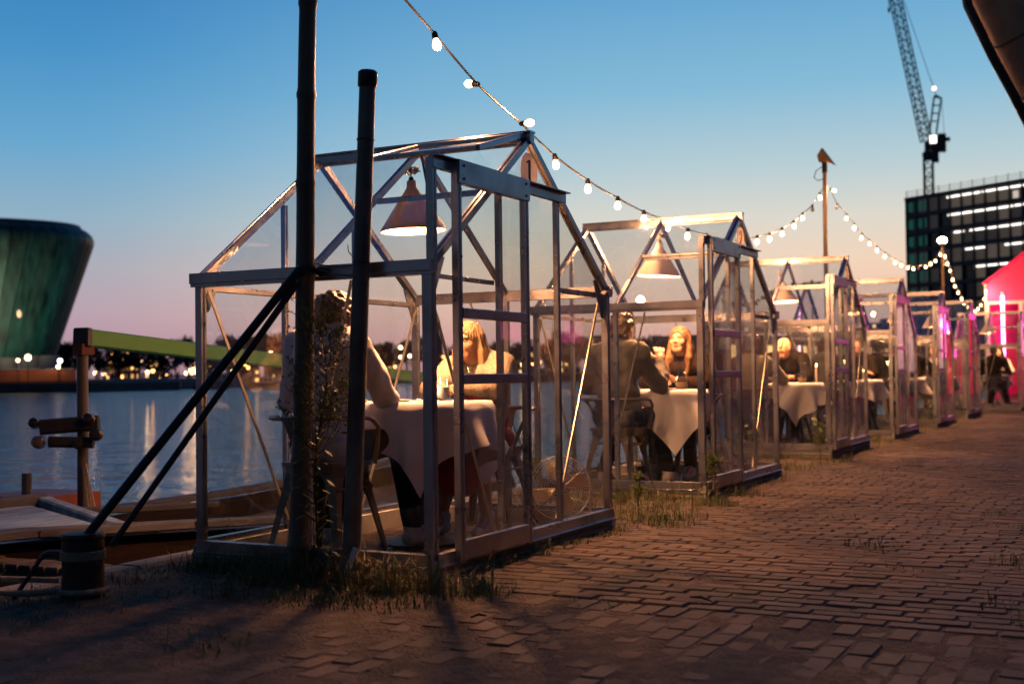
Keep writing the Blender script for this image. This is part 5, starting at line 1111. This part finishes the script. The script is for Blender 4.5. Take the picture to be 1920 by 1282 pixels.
    B.ell(hp(0, .086, -.052), np.array((.024, .010, .009))*q, .010, rot=Rm); B.ell(hp(0, .084, -.066), np.array((.020, .010, .008))*q, .008, rot=Rm)
    P = tag(link('person', B.mesh('person', skin), None, loc, rz), lab, 'person', o.get('group'))
    for sd in (-1, 1):
        e = MB().ball(tuple(hp(sd*.030, .078, .006)), .0125*q, 10, 8).build('eye', EYEW, P, smooth=True); MB().ball(tuple(hp(sd*.030+.002*o.get('gaze', 0), .0865, .006)), .006*q, 8, 6).build('iris', IRIS, e)
        MB().tube([tuple(hp(sd*.014, .0935, .026)), tuple(hp(sd*.030, .0945, .031)), tuple(hp(sd*.047, .082, .026))], [.0016*q, .0022*q, .0012*q], 6).build('eyebrow', o['hairm'], P)
        MB().tube([tuple(hp(sd*.016, .0875, .010)), tuple(hp(sd*.030, .0925, .0155)), tuple(hp(sd*.045, .083, .010))], .0018*q, 5).build('eyelash', IRIS, P)
    MB().ball((0, 0, 0), 1, 12, 8, sc=(.021*q, .0085*q, .0045*q)).xf(Matrix(np.hstack([Rm, hp(0, .0915, -.054)[:, None]]).tolist()).to_4x4()).ball((0, 0, 0), 0.0001).build('upper_lip', LIPS, P, smooth=True)
    MB().ball((0, 0, 0), 1, 12, 8, sc=(.018*q, .0085*q, .0055*q)).xf(Matrix(np.hstack([Rm, hp(0, .0895, -.064)[:, None]]).tolist()).to_4x4()).build('lower_lip', LIPS, P, smooth=True)
    # top
    S = SDF((-.6, -.35, .35), (.6, .75, 1.25*s), h)
    g = o.get('loose', .014); torso(S, g, .05); arms(S, g, o.get('sleeve', .97), .03)
    if o.get('cape'): [S.cap(sh[sd]+[0, -.01, 0], .060, el[sd]+[0, 0, .01], .062, .05) for sd in (-1, 1)]; S.ell(ch+[0, -.03, -.12], (.17, .12, .24), .05)
    [S.cuff(sh[sd], el[sd], .50, .036*s+g, .010, 5) for sd in (-1, 1)]; [S.cuff(el[sd], wr[sd], .15, .032*s+g, .007, 4) for sd in ((-1, 1) if o.get('sleeve', 1) > .9 else ())]
    S.folds(o.get('fold', .0028)*1.5, 15, o.get('seed', 1)); S.folds(o.get('fold', .0028)*.8, 38, o.get('seed', 1)+5)
    nk = o.get('neck', .066); S.cap(nb+[0, .025+.5*(nk-.066), .025], nk*s, hp(0, 0, -.06), nk*s*.9, .008, True)
    if o.get('vneck'): S.cap(nb+[0, .12, .03], .075, ch+[0, .16, .0], .04, .012, True)
    link('shirt', S.mesh('shirt', o['top']), P)
    if o.get('collar'): 
        c = nb+[0, .012, .028]; MB().lathe([(.066*s, -.018), (.072*s, -.005), (.068*s, .022), (.074*s, .020), (.082*s, -.012)], tuple(c), 20, ax=(0, .3, 1)).build('collar', o['top'], P, smooth=True)
    S = SDF((-.4, -.25, -.02), (.5, .7, .75), h)
    S.ell(hip+[0, -.005, 0], (.172*s*k_+.012, .135*s, .10*s), .04)
    for sd in (-1, 1): S.cap(hip+[sd*.085*s, .02, 0], .098*s, kn[sd], .070*s, .05); S.cap(kn[sd], .069*s, an[sd]+[0, 0, .02], .05*s, .04)
    S.folds(.0025, 20, 3); S.d = np.maximum(S.d, (np.meshgrid(*S.ax, indexing='ij')[2]-.60*s).astype(np.float32))
    if o.get('skirt'):
        S = SDF((-.45, -.25, .1), (.5, .7, .75), h); S.ell(hip, (.18, .14, .12), .04); S.cap(hip+[0, .05, -.0], .15, (kn[-1]+kn[1])/2+[0, .0, -.02], .15, .05); S.cap((kn[-1]+kn[1])/2+[0, 0, -.02], .14, (kn[-1]+kn[1])/2+[0, .02, -.16], .13, .05); S.folds(.006, 22, 4); S.d = np.maximum(S.d, (np.meshgrid(*S.ax, indexing='ij')[2]-.66*s).astype(np.float32))
        link('skirt', S.mesh('skirt', o['skirt']), P)
    else: link('trousers', S.mesh('trousers', o.get('legs', JEAN)), P)
    for sd in (-1, 1):
        S = SDF(tuple(an[sd]-[.09, .12, .12]), tuple(an[sd]+[.09, .26, .09]), .006); a = an[sd]; S.cap(a+[0, -.03, -.055], .038, a+[sd*.01, .16, -.068], .030, .02); S.cap(a+[0, 0, -.0], .047, a+[0, .02, -.045], .045, .02); S.d = np.maximum(S.d, (.004-np.meshgrid(*S.ax, indexing='ij')[2]).astype(np.float32)); link('shoe', S.mesh('shoe', o.get('shoe', SOLE)), P)
    # hair
    st = o['hair']
    if st != 'bald':
        S = SDF(hc-[.19, .19, .42 if st in ('long', 'bob') else .17], hc+[.19, .19, .18], min(h, .006)); v = .009 if st == 'short' else .011
        S.ell(hp(0, -.016, .037), np.array((.076+v, .097+v, .086+v*1.2))*q, .02, rot=Rm)
        if st == 'short': S.ell(hp(0, -.055, -.02), np.array((.070, .060, .065))*q, .02, rot=Rm); S.ell(hp(0, .03, .09), np.array((.055, .06, .035))*q, .02, rot=Rm); S.folds(.0045, 75, o.get('seed', 1)); S.folds(.003, 140, 2)
        if st == 'curly':
            r = random.Random(3); S.ell(hp(0, -.055, -.01), np.array((.074, .065, .075))*q, .02, rot=Rm)
            for _ in range(150):
                d_ = np.array([r.gauss(0, 1), r.gauss(0, 1)-.5, r.gauss(0, .8)+.5]); d_ /= np.linalg.norm(d_); S.ell(hp(*(np.array((0, -.02, .03))+d_*np.array((.088, .105, .098)))), (.016+.008*r.random(),)*3, .005)
        if st in ('long', 'bob'):
            zl = -.30 if st == 'long' else -.17
            for sd in (-1, 1):
                for k, (yy_, w_) in enumerate(((-.07, .036), (-.04, .030), (-.012, .022))):
                    p0 = hp(sd*(.035+.045*(k/3)+.01), yy_, .04); p1 = hp(sd*(.078+.004*k), yy_*.9, -.06); p2 = hp(sd*(.085+.006*k), yy_*.7+(.03 if st == 'long' else 0), -.16); p3 = np.array(p2)+(np.array(nb)-np.array(p2))*.06+[0, .035 if st == 'long' else -.005, (zl+.16)*q]
                    S.cap(p0, w_*q, p1, w_*q*.95, .012); S.cap(p1, w_*q*.95, p2, w_*q*.9, .012)
                    if st == 'long' or k < 3: S.cap(p2, w_*q*.9, p3, w_*q*.45, .012)
            S.ell(hp(0, -.07, -.05), np.array((.085, .045, .12))*q, .03, rot=Rm); S.strands(hc, .0040)
        fz = -.045 if st in ('long', 'bob') else -.06
        S.ell(hp(0, .085, fz+.008), np.array((.058 if st in ('long', 'bob') else .072, .085, .098 if st in ('long', 'bob') else .095))*q, .008, True, rot=Rm)
        if st in ('short', 'curly'): S.ell(hp(0, .04, -.10), np.array((.12, .075, .075))*q, .01, True, rot=Rm); S.ell(hp(0, -.03, -.145), np.array((.12, .12, .05))*q, .01, True, rot=Rm)
        link('hair', S.mesh('hair', o['hairm']), P)
    else:
        S = SDF(hc-[.14, .16, .12], hc+[.14, .14, .10], h); S.ell(hp(0, -.03, -.012), np.array((.0765, .078, .045))*q, .01, rot=Rm); S.ell(hp(0, .07, .0), np.array((.12, .075, .12))*q, .01, True, rot=Rm); link('hair', S.mesh('hair', o['hairm']), P)
    if o.get('glasses'):
        b = MB()
        for sd in (-1, 1):
            b.tube([hp(sd*.032+.021*math.cos(a), .103-.004*abs(math.cos(a)), .004+.016*math.sin(a)) for a in [k*PI/8 for k in range(17)]], .0016, 5, cap=False); b.tube([hp(sd*.053, .098, .008), hp(sd*.076, .03, .008), hp(sd*.078, -.01, 0)], .0016, 5)
        b.tube([hp(-.011, .104, .008), hp(.011, .104, .008)], .0016, 5); b.build('glasses', BLACK, P)
    return P
def hairmat(n, c): return mat(n, c, .42, 0, .35, 60, .5, 160, stretch=(1, 1, .12), spec=.6)
BLOND = hairmat('hair_blond', (.27, .185, .105)); BROWN = hairmat('hair_brown', (.10, .055, .03)); DBLOND = hairmat('hair_dark_blond', (.17, .09, .04)); DARK = hairmat('hair_dark', (.02, .014, .01)); GREYH = hairmat('hair_grey', (.16, .12, .10))
WHT_S = mat('shirt_pale', (.74, .70, .74), .85, 0, .06, 10, .4, 250, bdist=.003); OLIVE = mat('shirt_olive', (.10, .098, .09), .85, 0, .12, 12, .4, 250, bdist=.003); CARD = mat('cardigan_knit', (.40, .33, .26), .95, 0, .3, 70, 1, 120, bdist=.008)
RED = mat('red_cloth', (.33, .02, .02), .85, 0, .2, 20, .4, 200); DBR = mat('top_dark_brown', (.020, .011, .006), .95, 0, .2, 20, .4, 200, spec=.1); BLK = mat('top_black', (.006, .0055, .006), .95, 0, .2, 20, .3, 200, spec=.1); CREAM = mat('top_cream', (.36, .32, .28), .9, 0, .1, 20, .4, 200); GRY = mat('top_grey', (.22, .20, .2), .9, 0, .1, 20, .4, 200)

TZ = .735
# first greenhouse
person((-.80, .36, .02), 0.0, 'curly haired man in a pale shirt, seen from behind, elbow on the first table', dict(h=.0075, hair='curly', hairm=BROWN, top=WHT_S, lean=.03, sway=.0, twist=-.15, yaw=-.05, pitch=-.04, collar=True, loose=.022, fold=.0055, back=True, shoe=SOLE,
    elbow={-1: (-.29, .12, .74), 1: (.175, .26, .755)}, wrist={-1: (-.17, .36, .745), 1: (.06, .26, .96)}, hand={1: (-.3, .1, .8)}, knee={-1: (-.12, .40, .52), 1: (.17, .39, .53)}, ankle={-1: (-.16, .26, .10), 1: (.215, .42, .10)}, head=(.02, .06, 1.135), seed=4))
person((-.62, 1.62, .02), PI+.12, 'smiling blonde woman in a beige cardigan over a red dress at the first table', dict(h=.007, s=.91, fem=True, hair='bob', hairm=BLOND, top=CARD, cape=True, lean=.14, yaw=-.12, pitch=.0, vneck=True, neck=.082, loose=.016, skirt=RED, fold=.003, gaze=1,
    elbow={-1: (-.19, .27, .775), 1: (.22, .24, .775)}, wrist={-1: (-.0, .38, .785), 1: (.06, .42, .775)}, head=(.02, .19, 1.04), knee={-1: (-.12, .36, .50), 1: (.10, .36, .50)}, ankle={-1: (-.14, .34, .10), 1: (.10, .38, .10)}, seed=9, curl=.3))
pw_ = [o for o in bpy.data.objects if o.name.startswith('person')][-1]
S = SDF((-.3, -.2, .45), (.3, .4, 1.0), .008); S.ell((0, .02, .60), (.15, .12, .14), .04); S.ell((0, .095, .80), (.125, .105, .13), .04); S.folds(.003, 40, 2); S.cap((0, .20, 1.0), .11, (0, .28, .83), .05, .01, True); link('red_dress_top', S.mesh('red_dress_top', RED), pw_)
chair((-.80, .36, .02), 0.02, 'steel armchair under the man in the pale shirt'); chair((-.62, 1.66, .02), PI+.1, 'steel armchair under the blonde woman')
table((-.655, .985, .01), 'round table between the pale shirted man and the blonde woman', 'white cloth on the first table, its corners hanging low', 3, -.19, .60, .365)
pendant((-.68, .98, 1.635), 'cone lamp glowing over the first table', 2.03)
wine_glass((-.47, 1.13, TZ+.012), 'wine glass in front of the blonde woman'); tumbler((-.575, 1.10, TZ+.01), 'tall water glass before the blonde woman', .13); spoon((-.80, .88, TZ+.012), .25, 'spoon catching light at the near edge of the first table'); napkin((-.66, 1.16, TZ+.012), 'crumpled pale napkin on the first table')
candle((-.62, 1.05, TZ+.012), 'added fill light candle in a glass on the first table', jar=True); plate((-.70, .83, TZ+.008), 'white plate on the first table')  # this candle is added as warm fill for the faces
# second greenhouse
y2 = 3.651
person((-.80, y2+.38, .02), .0, 'short haired man in an olive shirt, seen from behind in the second greenhouse', dict(h=.0085, s=1.0, hair='short', hairm=BROWN, top=OLIVE, lean=.05, twist=-.1, yaw=-.0, pitch=.0, collar=True, loose=.02, fold=.0055, back=True,
    elbow={-1: (-.30, .14, .76), 1: (.235, .27, .76)}, wrist={-1: (-.17, .38, .75), 1: (.20, .40, .94)}, hand={1: (-.2, .3, .8)}, knee={-1: (-.13, .40, .52), 1: (.16, .38, .53)}, ankle={-1: (-.2, .2, .10), 1: (.24, .42, .10)}, seed=6, head=(.01, .08, 1.195)))
person((-.68, y2+1.60, .02), PI, 'woman with long fair hair and dark brown top, looking up', dict(h=.0075, s=.96, fem=True, hair='long', hairm=DBLOND, top=DBR, lean=.10, yaw=-.02, pitch=.16, neck=.07, gaze=1,
    elbow={-1: (-.26, .26, .775), 1: (.27, .24, .775)}, wrist={-1: (-.03, .34, .79), 1: (.10, .38, .79)}, head=(-.0, .16, 1.115), hand={-1: (.3, .5, .3)}, seed=3))
chair((-.80, y2+.38, .02), 0, 'steel armchair under the man in the olive shirt'); chair((-.68, y2+1.66, .02), PI, 'steel armchair under the long haired woman')
table((-.70, y2+.985, .01), 'round table between the olive shirted man and the long haired woman', 'white cloth on the second table, one corner hanging to shin height', 5, -.17, .62, .37)
pendant((-.68, y2+.97, 1.635), 'cone lamp glowing over the second table', 2.03, (0, .06))
wine_glass((-.575, y2+.83, TZ+.012), 'wine glass on the second table'); carafe((-.475, y2+.90, TZ+.012), 'clear carafe standing at the right edge of the second table'); plate((-.56, y2+.82, TZ+.006), 'white plate under the wine glass on the second table'); candle((-.68, y2+1.05, TZ+.012), 'small candle in a glass on the second table', jar=True)
# third greenhouse
gx, y3 = -.13, 7.95
person((gx-.90, y3+.38, .02), 0, 'person with shoulder length brown hair and a cream top, seen from behind', dict(h=.011, s=.95, fem=True, back=True, hair='bob', hairm=BROWN, top=CREAM, lean=.06, yaw=-.1, cape=True,
    elbow={-1: (-.28, .18, .76), 1: (.28, .20, .76)}, wrist={-1: (-.1, .38, .77), 1: (.10, .40, .77)}))
person((gx-.80, y3+1.55, .02), PI, 'bald man with glasses and a black shirt leaning on the third table', dict(h=.008, s=1., hair='bald', hairm=GREYH, top=BLK, lean=.16, yaw=-.35, pitch=-.08, glasses=True, sleeve=.45, neck=.075,
    elbow={-1: (-.29, .30, .775), 1: (.27, .26, .775)}, wrist={-1: (-.05, .38, .79), 1: (.02, .40, .80)}, head=(.0, .22, 1.115), seed=2, skin=mat('skin_ruddy', (.66, .30, .19), .5, 0, .06, 9, .05, 120)))
chair((gx-.90, y3+.36, .02), 0, 'steel armchair under the person in the cream top'); chair((gx-.80, y3+1.62, .02), PI, 'steel armchair under the bald man')
table((gx-.66, y3+.95, .01), 'round table in front of the bald man', 'white cloth on the third table with a sharp hanging corner', 8, -.25, .62, .37)
pendant((gx-.70, y3+.97, 1.635), 'cone lamp glowing over the third table', 2.03, (0, -.05)); carafe((gx-.52, y3+1.05, TZ+.012), 'clear carafe in front of the bald man'); candle((gx-.40, y3+1.20, TZ+.012), 'tall thin candle behind the bald man', .17)
SKD = mat('skin_far', (.50, .28, .19), .5)  # same base colour as the skin, for the farther diners
def pair(i, near, farp, cl=0):
    gx, gy = GH[i][:2]; e1 = {-1: (-.28, .2, .76), 1: (.28, .2, .76)}; w1 = {-1: (-.1, .38, .77), 1: (.10, .40, .77)}
    for (dy, r, (lab, kw)) in ((.40, 0, near), (1.56, PI, farp)):
        ox = -.52 if i == 6 else (-.90 if dy < 1 else -.72)
        if lab: person((gx+ox, gy+dy, .02), r, lab, dict(dict(h=.013, elbow=e1, wrist=w1, lean=.08, hair='short', hairm=DARK, top=BLK, skin=SKD), **kw)); chair((gx+ox, gy+dy, .02), r, 'steel armchair under the '+lab.replace(',', ''))
    ords = ['first', 'second', 'third', 'fourth', 'fifth', 'sixth', 'last'][i]
    table((gx-.68, gy+.97, .01), 'round table in the %s greenhouse' % ords, 'white cloth on the table in the %s greenhouse' % ords, 10+i, cl, .60, .37)
    pendant((gx-.68, gy+.97, 1.635), 'cone lamp in the %s greenhouse' % ords, 2.03); candle((gx-.55, gy+1.05, TZ+.012), 'candle on the table in the %s greenhouse' % ords, .10); wine_glass((gx-.62, gy+.85, TZ+.012), 'wine glass in the %s greenhouse' % ords)
pair(3, ('person in a grey top, in the fourth greenhouse, seen from behind', dict(top=GRY, hair='bob', fem=True, back=True, hairm=BROWN)), ('dark haired man, arms folded, in the fourth greenhouse', dict(elbow={-1: (-.26, .20, .80), 1: (.26, .20, .80)}, wrist={-1: (.12, .27, .84), 1: (-.12, .29, .82)}, yaw=.3)), .3)
pair(4, ('person with dark bushy hair, near side of the fifth greenhouse', dict(hair='curly', back=True)), ('dark dressed person, far side of the fifth greenhouse', dict(yaw=.2)), .9)
pair(5, ('dark dressed person, near side of the sixth greenhouse', dict(back=True)), ('woman in a grey top, far side of the sixth greenhouse', dict(hair='bob', fem=True, top=GRY)), .1)
pair(6, ('man in a black top, seen from behind against the pink light', dict(back=True, s=1.02)), ('woman in a white blouse, facing out of the last greenhouse', dict(hair='bob', fem=True, top=WHT_S)), .5)
# standing guest by the pink tent is hidden in the light; guests stay seated

# fan in the first greenhouse
t = thing('floor_fan', 'round chrome floor fan standing in the far corner of the first greenhouse', 'fan', (-.20, 1.72, .245)); CH = mat('chrome', (.8, .74, .64), .35, .8, .1, 10)
fa = (CAM-t.location); fa.z = 0; fa.normalize(); fa = (fa+V(.25, 0, .08)).normalized()
fx = fa.orthogonal().normalized(); fy = fa.cross(fx)
b = MB()
for k in range(13):
    r = .02+.0128*k
    for sgn in ((1, -1) if k % 3 == 0 else (1,)): dpt = sgn*(.045*math.sqrt(max(0, 1-(r/.175)**2))+.004); b.tube([fa*dpt+(fx*math.cos(a)+fy*math.sin(a))*r for a in [q*2*PI/28 for q in range(29)]], .0013, 4, cap=False)
for q in range(10): a = q*PI*.2; b.tube([(fx*math.cos(a)+fy*math.sin(a))*r+fa*(.045*math.sqrt(1-(r/.176)**2)+.004) for r in (.02, .07, .12, .16, .175)], .0018, 4)
b.tube([(fx*math.cos(a)+fy*math.sin(a))*.176 for a in [q*2*PI/40 for q in range(41)]], .004, 6, cap=False); b.build('cage', CH, t)
for k in range(4):
    a = k*PI/2+.9; b = MB(); nA, nR = 6, 5
    for i in range(nR+1):
        for j in range(nA+1): r = .03+.125*i/nR; th = a+(j/nA)*(.5+.25*math.sin(i/nR*PI)); b.v.append(tuple((fx*math.cos(th)+fy*math.sin(th))*r+fa*(.028*(j/nA-.5))))
    b.f = [(i*(nA+1)+j, i*(nA+1)+j+1, (i+1)*(nA+1)+j+1, (i+1)*(nA+1)+j) for i in range(nR) for j in range(nA)]; o = len(b.v); b.v += [tuple(Vector(v)-fa*.002) for v in b.v]; b.f += [tuple(x+o for x in f[::-1]) for f in b.f]; b.mi = [0]*len(b.f); b.build('blade', mat('fan_blade', (.80, .60, .36), .35, .7), t, smooth=True)
b = MB(); b.lathe([(.0001, .058), (.02, .057), (.026, .052), (.026, .046), (.0001, .046)], seg=24, ax=fa); b.build('hub', mat('brushed_hub', (.8, .6, .36), .5, .2), t, smooth=True); MB().lathe([(.0001, -.12), (.045, -.115), (.05, -.05), (.03, -.03)], seg=16, ax=fa).build('motor', BLACK, t)
b = MB(); s_ = Vector((-fa.y, fa.x, 0)).normalized()
for sg in (-1, 1): b.tube([s_*sg*.182, s_*sg*.17-V(0, 0, .15), s_*sg*.12-V(0, 0, .225), V(0, 0, -.23)], .007, 6)
b.tube([fa*.12-V(0, 0, .228)-V(0, 0, fa.z*.12), -fa*.12-V(0, 0, .228)+V(0, 0, fa.z*.12)], .008, 6); b.build('stand', CH, t)

# ================================================================== PLANTS
r = random.Random(11)
def weed(p, H, seed, lab, bushy=1., nleaf=46, L=.085, m=None):
    r = random.Random(seed); t = thing('tall_weed', lab, 'plant', p); m = m or GREENL; n = 12; st = [Vector((.03*math.sin(i*.5+seed)*i/n*H, .02*math.cos(i*.7)*i/n*H, H*.8*i/n)) for i in range(n+1)]
    MB().tube(st, [.0055*(1-.6*i/n) for i in range(n+1)], 6).build('stem', mat('stem_brown', (.07, .05, .03), .8), t)
    def sp(u): q = u*n; i = min(n-1, int(q)); return st[i].lerp(st[i+1], q-i)
    b = MB()
    for k in range(nleaf*2):
        u = .1+.85*k/nleaf/2; a = k*2.4; d = Vector((math.cos(a), math.sin(a), r.uniform(.2, .8))); c = sp(u); l_ = L*(1.2-.6*u)*r.uniform(.6, 1.2); mid = c+d.normalized()*l_*.55; leaf(b, c, d, (0, 0, 1), l_*.6, l_*.075); leaf(b, mid, d+V(0, 0, -.9), (0, 0, 1), l_*.5, l_*.07)
    tag(b.build('foliage', m, t), kind='stuff')
    b = MB(); bud = MB()
    for k in range(int(34*bushy)):
        u = r.uniform(.45, 1.0); c = sp(u); a = r.uniform(0, 6.28); Lb = r.uniform(.12, .34)*H*(.55+.5*(1-u))*.75; d = Vector((math.cos(a)*(.55+.5*u), math.sin(a)*(.55+.5*u), 1.0)).normalized(); e = c+d*Lb; b.tube([c, c+d*Lb*.5+V(math.cos(a)*.02, 0, 0), e], .0013, 3)
        for q in range(13):
            f = c.lerp(e, r.uniform(.35, 1.05)); g = f+Vector((r.gauss(0, .02), r.gauss(0, .02), r.uniform(0, .035))); b.tube([f, g], .0007, 3, cap=False); bud.ball(g, r.uniform(.0028, .0052), 5, 4, sc=(1, 1, 1.4))
            if q % 3 == 0: leaf(bud, f, (r.gauss(0, 1), r.gauss(0, 1), .6), (0, 0, 1), .03, .003)
    tag(b.build('twigs', mat('stem_brown', (.07, .05, .03)), t), kind='stuff'); tag(bud.build('flower_heads', mat('seed_heads', (.13, .19, .06), .8, 0, .4, 30), t), kind='stuff')
weed((-.475, -.155, .0), 1.40, 3, 'tall branching weed growing between the bamboo pole and the grey pipe', 2.0, 52, .12)
weed((-.855, 2.62, .0), .55, 8, 'upright weed standing between the first two greenhouses', .5, 46, .07)
weed((-.955, 2.9, .0), .34, 9, 'short weed behind the upright weed between the first two greenhouses', .4, 30, .06)
weed((.10, 3.55, 0), .36, 12, 'wiry weed at the near corner of the second greenhouse', .5, 30, .06, DRYG)
weed((.03, 6.9, 0), .42, 14, 'thin weed beside the corner of the second greenhouse', .4, 24, .06, DRYG)
weed((-.02, 2.45, 0), .30, 15, 'small weed beyond the far corner of the first greenhouse', .4, 30, .07)
weed((-1.33, -1.15, 0), .16, 21, 'little yellow flowered weed left of the bollard', .3, 12, .04)
for i, (x, y, z, n_) in enumerate(((-.95, 4.95, .12, 22), (-.25, 8.2, .1, 20), (-.25, 5.35, .12, 16), (-.3, 12.9, .1, 18), (-.2, 15.2, .1, 18), (-.2, 18.4, .1, 18))):
    t = thing('potted_plant', ['leafy plant behind the chairs of the second greenhouse', 'dark leafy plant under the table in the third greenhouse', 'leafy plant by the door post of the second greenhouse', 'dark leafy plant in the fourth greenhouse', 'dark leafy plant in the fifth greenhouse', 'dark leafy plant in the sixth greenhouse'][i], 'plant', (x, y, 0))
    MB().lathe([(.0001, .01), (.06, .01), (.075, .12), (.068, .12), (.0001, .11)], seg=16).build('pot', mat('clay_pot', (.16, .08, .05), .8), t); b = MB()
    for k in range(n_*3):
        a = r.uniform(0, 6.28); h_ = r.uniform(.05, .30); rr = r.uniform(.02, .13); p = Vector((rr*math.cos(a), rr*math.sin(a), .12+h_)); leaf(b, p, (math.cos(a), math.sin(a), r.uniform(-.5, .6)), (0, 0, 1), .06, .02); 
        if k % 3 == 0: b.tube([(0, 0, .1), p], .002, 4)
    tag(b.build('foliage', GREENL, t), kind='stuff')
t = thing('garland', 'leafy vine garland strung under the roof of the third greenhouse', 'plant', (-.13, 7.95, 0)); pts = [Vector((-1.2, .3, 1.66))]+[Vector((-1.2+1.15*u, .3+1.3*u, 1.52+.22*u+.16*math.sin(u*PI+.6)-.1*math.sin(u*7))) for u in [i/14 for i in range(1, 15)]]
MB().tube(pts, .004, 5).build('vine', mat('stem_brown', (.07, .05, .03)), t)
for k in range(44):
    u = r.random()*13.9; i = int(u); p = pts[i].lerp(pts[min(14, i+1)], u-i); b = MB(); leaf(b, p, (r.gauss(0, 1), r.gauss(0, 1), r.gauss(0, .8)-.3), (0, 1, .3), r.uniform(.05, .08), .024); b.build('leaf', GREENL, t)

# grass and litter at the foot of the greenhouses
gr = MB(); dr = MB(); r = random.Random(4)
def blade(b, x, y, z, h_, lean, az, w=.0022):
    d = Vector((math.cos(az), math.sin(az), 0)); s = Vector((-d.y, d.x, 0))*w; p = Vector((x, y, z)); m_ = p+d*lean*.35*h_+V(0, 0, h_*.6); e = p+d*lean*h_+V(0, 0, h_*(1-.35*lean)); b.add([p-s, p+s, m_+s*.7, m_-s*.7, e], [(0, 1, 2, 3), (3, 2, 4)])
def tuft(x, y, n, R, h0, dry=.4):
    for _ in range(n):
        a = r.uniform(0, 6.28); q = R*1.7*r.random()**.7; X, Y = x+q*math.cos(a), y+q*math.sin(a); blade(dr if r.random() < dry else gr, X, Y, und(X, Y)-.01, h0*r.choice((.3, .45, .6, .8, 1.0, 1.25))*r.uniform(.7, 1.2), r.uniform(.1, 1.0), r.uniform(0, 6.28), r.uniform(.0016, .0038))
for i, (gx, gy, gz, ga) in enumerate(GH[:6]):
    n_ = [26, 14, 9, 6, 5, 4][i]
    for _ in range(n_*5): tuft(gx-GL*r.random()**.7, gy-.05-.11*r.random(), 16, .05, r.choice((.04, .07, .12)), .5)
    for _ in range(n_*2): tuft(gx+.08+.05*r.random(), gy+.1+1.8*r.random(), 9, .04, r.choice((.03, .05, .08)), .5)
    for _ in range(n_*7): tuft(gx-.05-1.1*r.random()**1.5+.25*r.random(), gy+1.98+r.random()*1.5, 14, .07, r.choice((.04, .06, .12)), .45)
for _ in range(110): tuft(-.80+.9*r.random(), -.14-.16*r.random(), 22, .06, r.choice((.05, .09, .17)), .65)
for _ in range(170): tuft(-1.38+.6*r.random()**1.2, -1.5+2.*r.random(), 14, .07, r.choice((.02, .04, .07)), .6)
for _ in range(40): tuft(-.9+1.2*r.random(), -.38-.25*r.random(), 26, .07, r.choice((.03, .05, .09)), .35)
for _ in range(26): tuft(.15+.25*r.random(), .2*r.random()-.30, 24, .06, r.choice((.04, .07, .12)), .4)
for x, y, n_, h_ in ((.23, 2.5, 160, .07), (.12, 2.35, 140, .06), (.30, 2.15, 140, .055), (.18, 3.3, 160, .10), (.14, 4.0, 120, .09), (.10, 7.6, 100, .12), (1.05, 2.9, 50, .05), (2.2, 1.45, 120, .06), (2.35, 1.2, 160, .07), (2.5, 1.3, 150, .07), (2.1, 2.9, 60, .04), (1.9, 3.6, 60, .04), (2.45, .1, 130, .07), (2.3, .35, 80, .05),
                    (1.55, 1.6, 60, .07), (-.05, -1.35, 60, .07), (-.30, -1.0, 40, .04), (.05, -.6, 50, .05), (2.6, 2.2, 150, .06), (2.7, 3.3, 150, .06), (1.7, 1.0, 40, .03), (.9, -.2, 50, .03)): tuft(x, y, n_, .10, h_, .3)
for _ in range(1600):                                          # moss and small grass in the joints
    x, y = r.uniform(.2, 6), r.uniform(-1.8, 9)
    if vn(x*.8+3, y*.8) > .52 and inview(x, y): tuft(x, round(y/BY)*BY+.05-.11, 7, .03, .018, .5)
tag(gr.build('grass', GREENL), 'patchy green grass along the feet of the greenhouses and between bricks', 'grass', kind='stuff')
tag(dr.build('dry_grass', DRYG), 'dry straw coloured grass around the bollard, poles and greenhouse bases', 'dry grass', kind='stuff')
LIT = mat('pale_litter', (.34, .30, .24), .8, 0, .3, 20); b = MB()
for _ in range(330):
    x, y = r.uniform(-1.2, 5), r.uniform(-1.9, 8)
    if inview(x, y): s_ = r.uniform(.002, .006)*(1.6 if r.random() < .07 else 1); b.ball((x, y, und(x, y)+.004), s_, 5, 4, sc=(1.4, 1, .6))
tag(b.build('gravel', LIT), 'pale grit and crumbs scattered over the bricks', 'grit', kind='stuff')
for x, y, a, L_, lab in ((-.62, -.62, .3, .07, 'short pale straw on the soil right of the bollard'), (2.15, 2.15, -.15, .12, 'thin pale stick lying on the bricks at the right'), (.55, -.65, .9, .06, 'dark curled leaf on the foreground bricks'), (1.15, .0, -.5, .12, 'dark twig lying across the brick courses')):
    tag(MB().tube([(x, y, und(x, y)+.008), (x+L_*.5*math.cos(a), y+L_*.5*math.sin(a), und(x, y)+.016), (x+L_*math.cos(a), y+L_*math.sin(a), und(x, y)+.008)], [.003, .005, .002], 5).build('twig', DRYG if 'pale' in lab else BW), lab, 'twig')
b = MB()
for (x, y, a) in ((-.15, -.30, .2), (-.08, -.34, -.3), (-.22, -.33, 2.9), (-.02, -.28, .8)): leaf(b, (x, y, und(x, y)+.02), (math.cos(a), math.sin(a), .1), (0, 0, 1), .10, .018)
tag(b.build('broad_leaf_weed', mat('yellow_green_leaf', (.16, .15, .05), .6)), 'low weed with long yellowish leaves at the foot of the first greenhouse', 'plant')
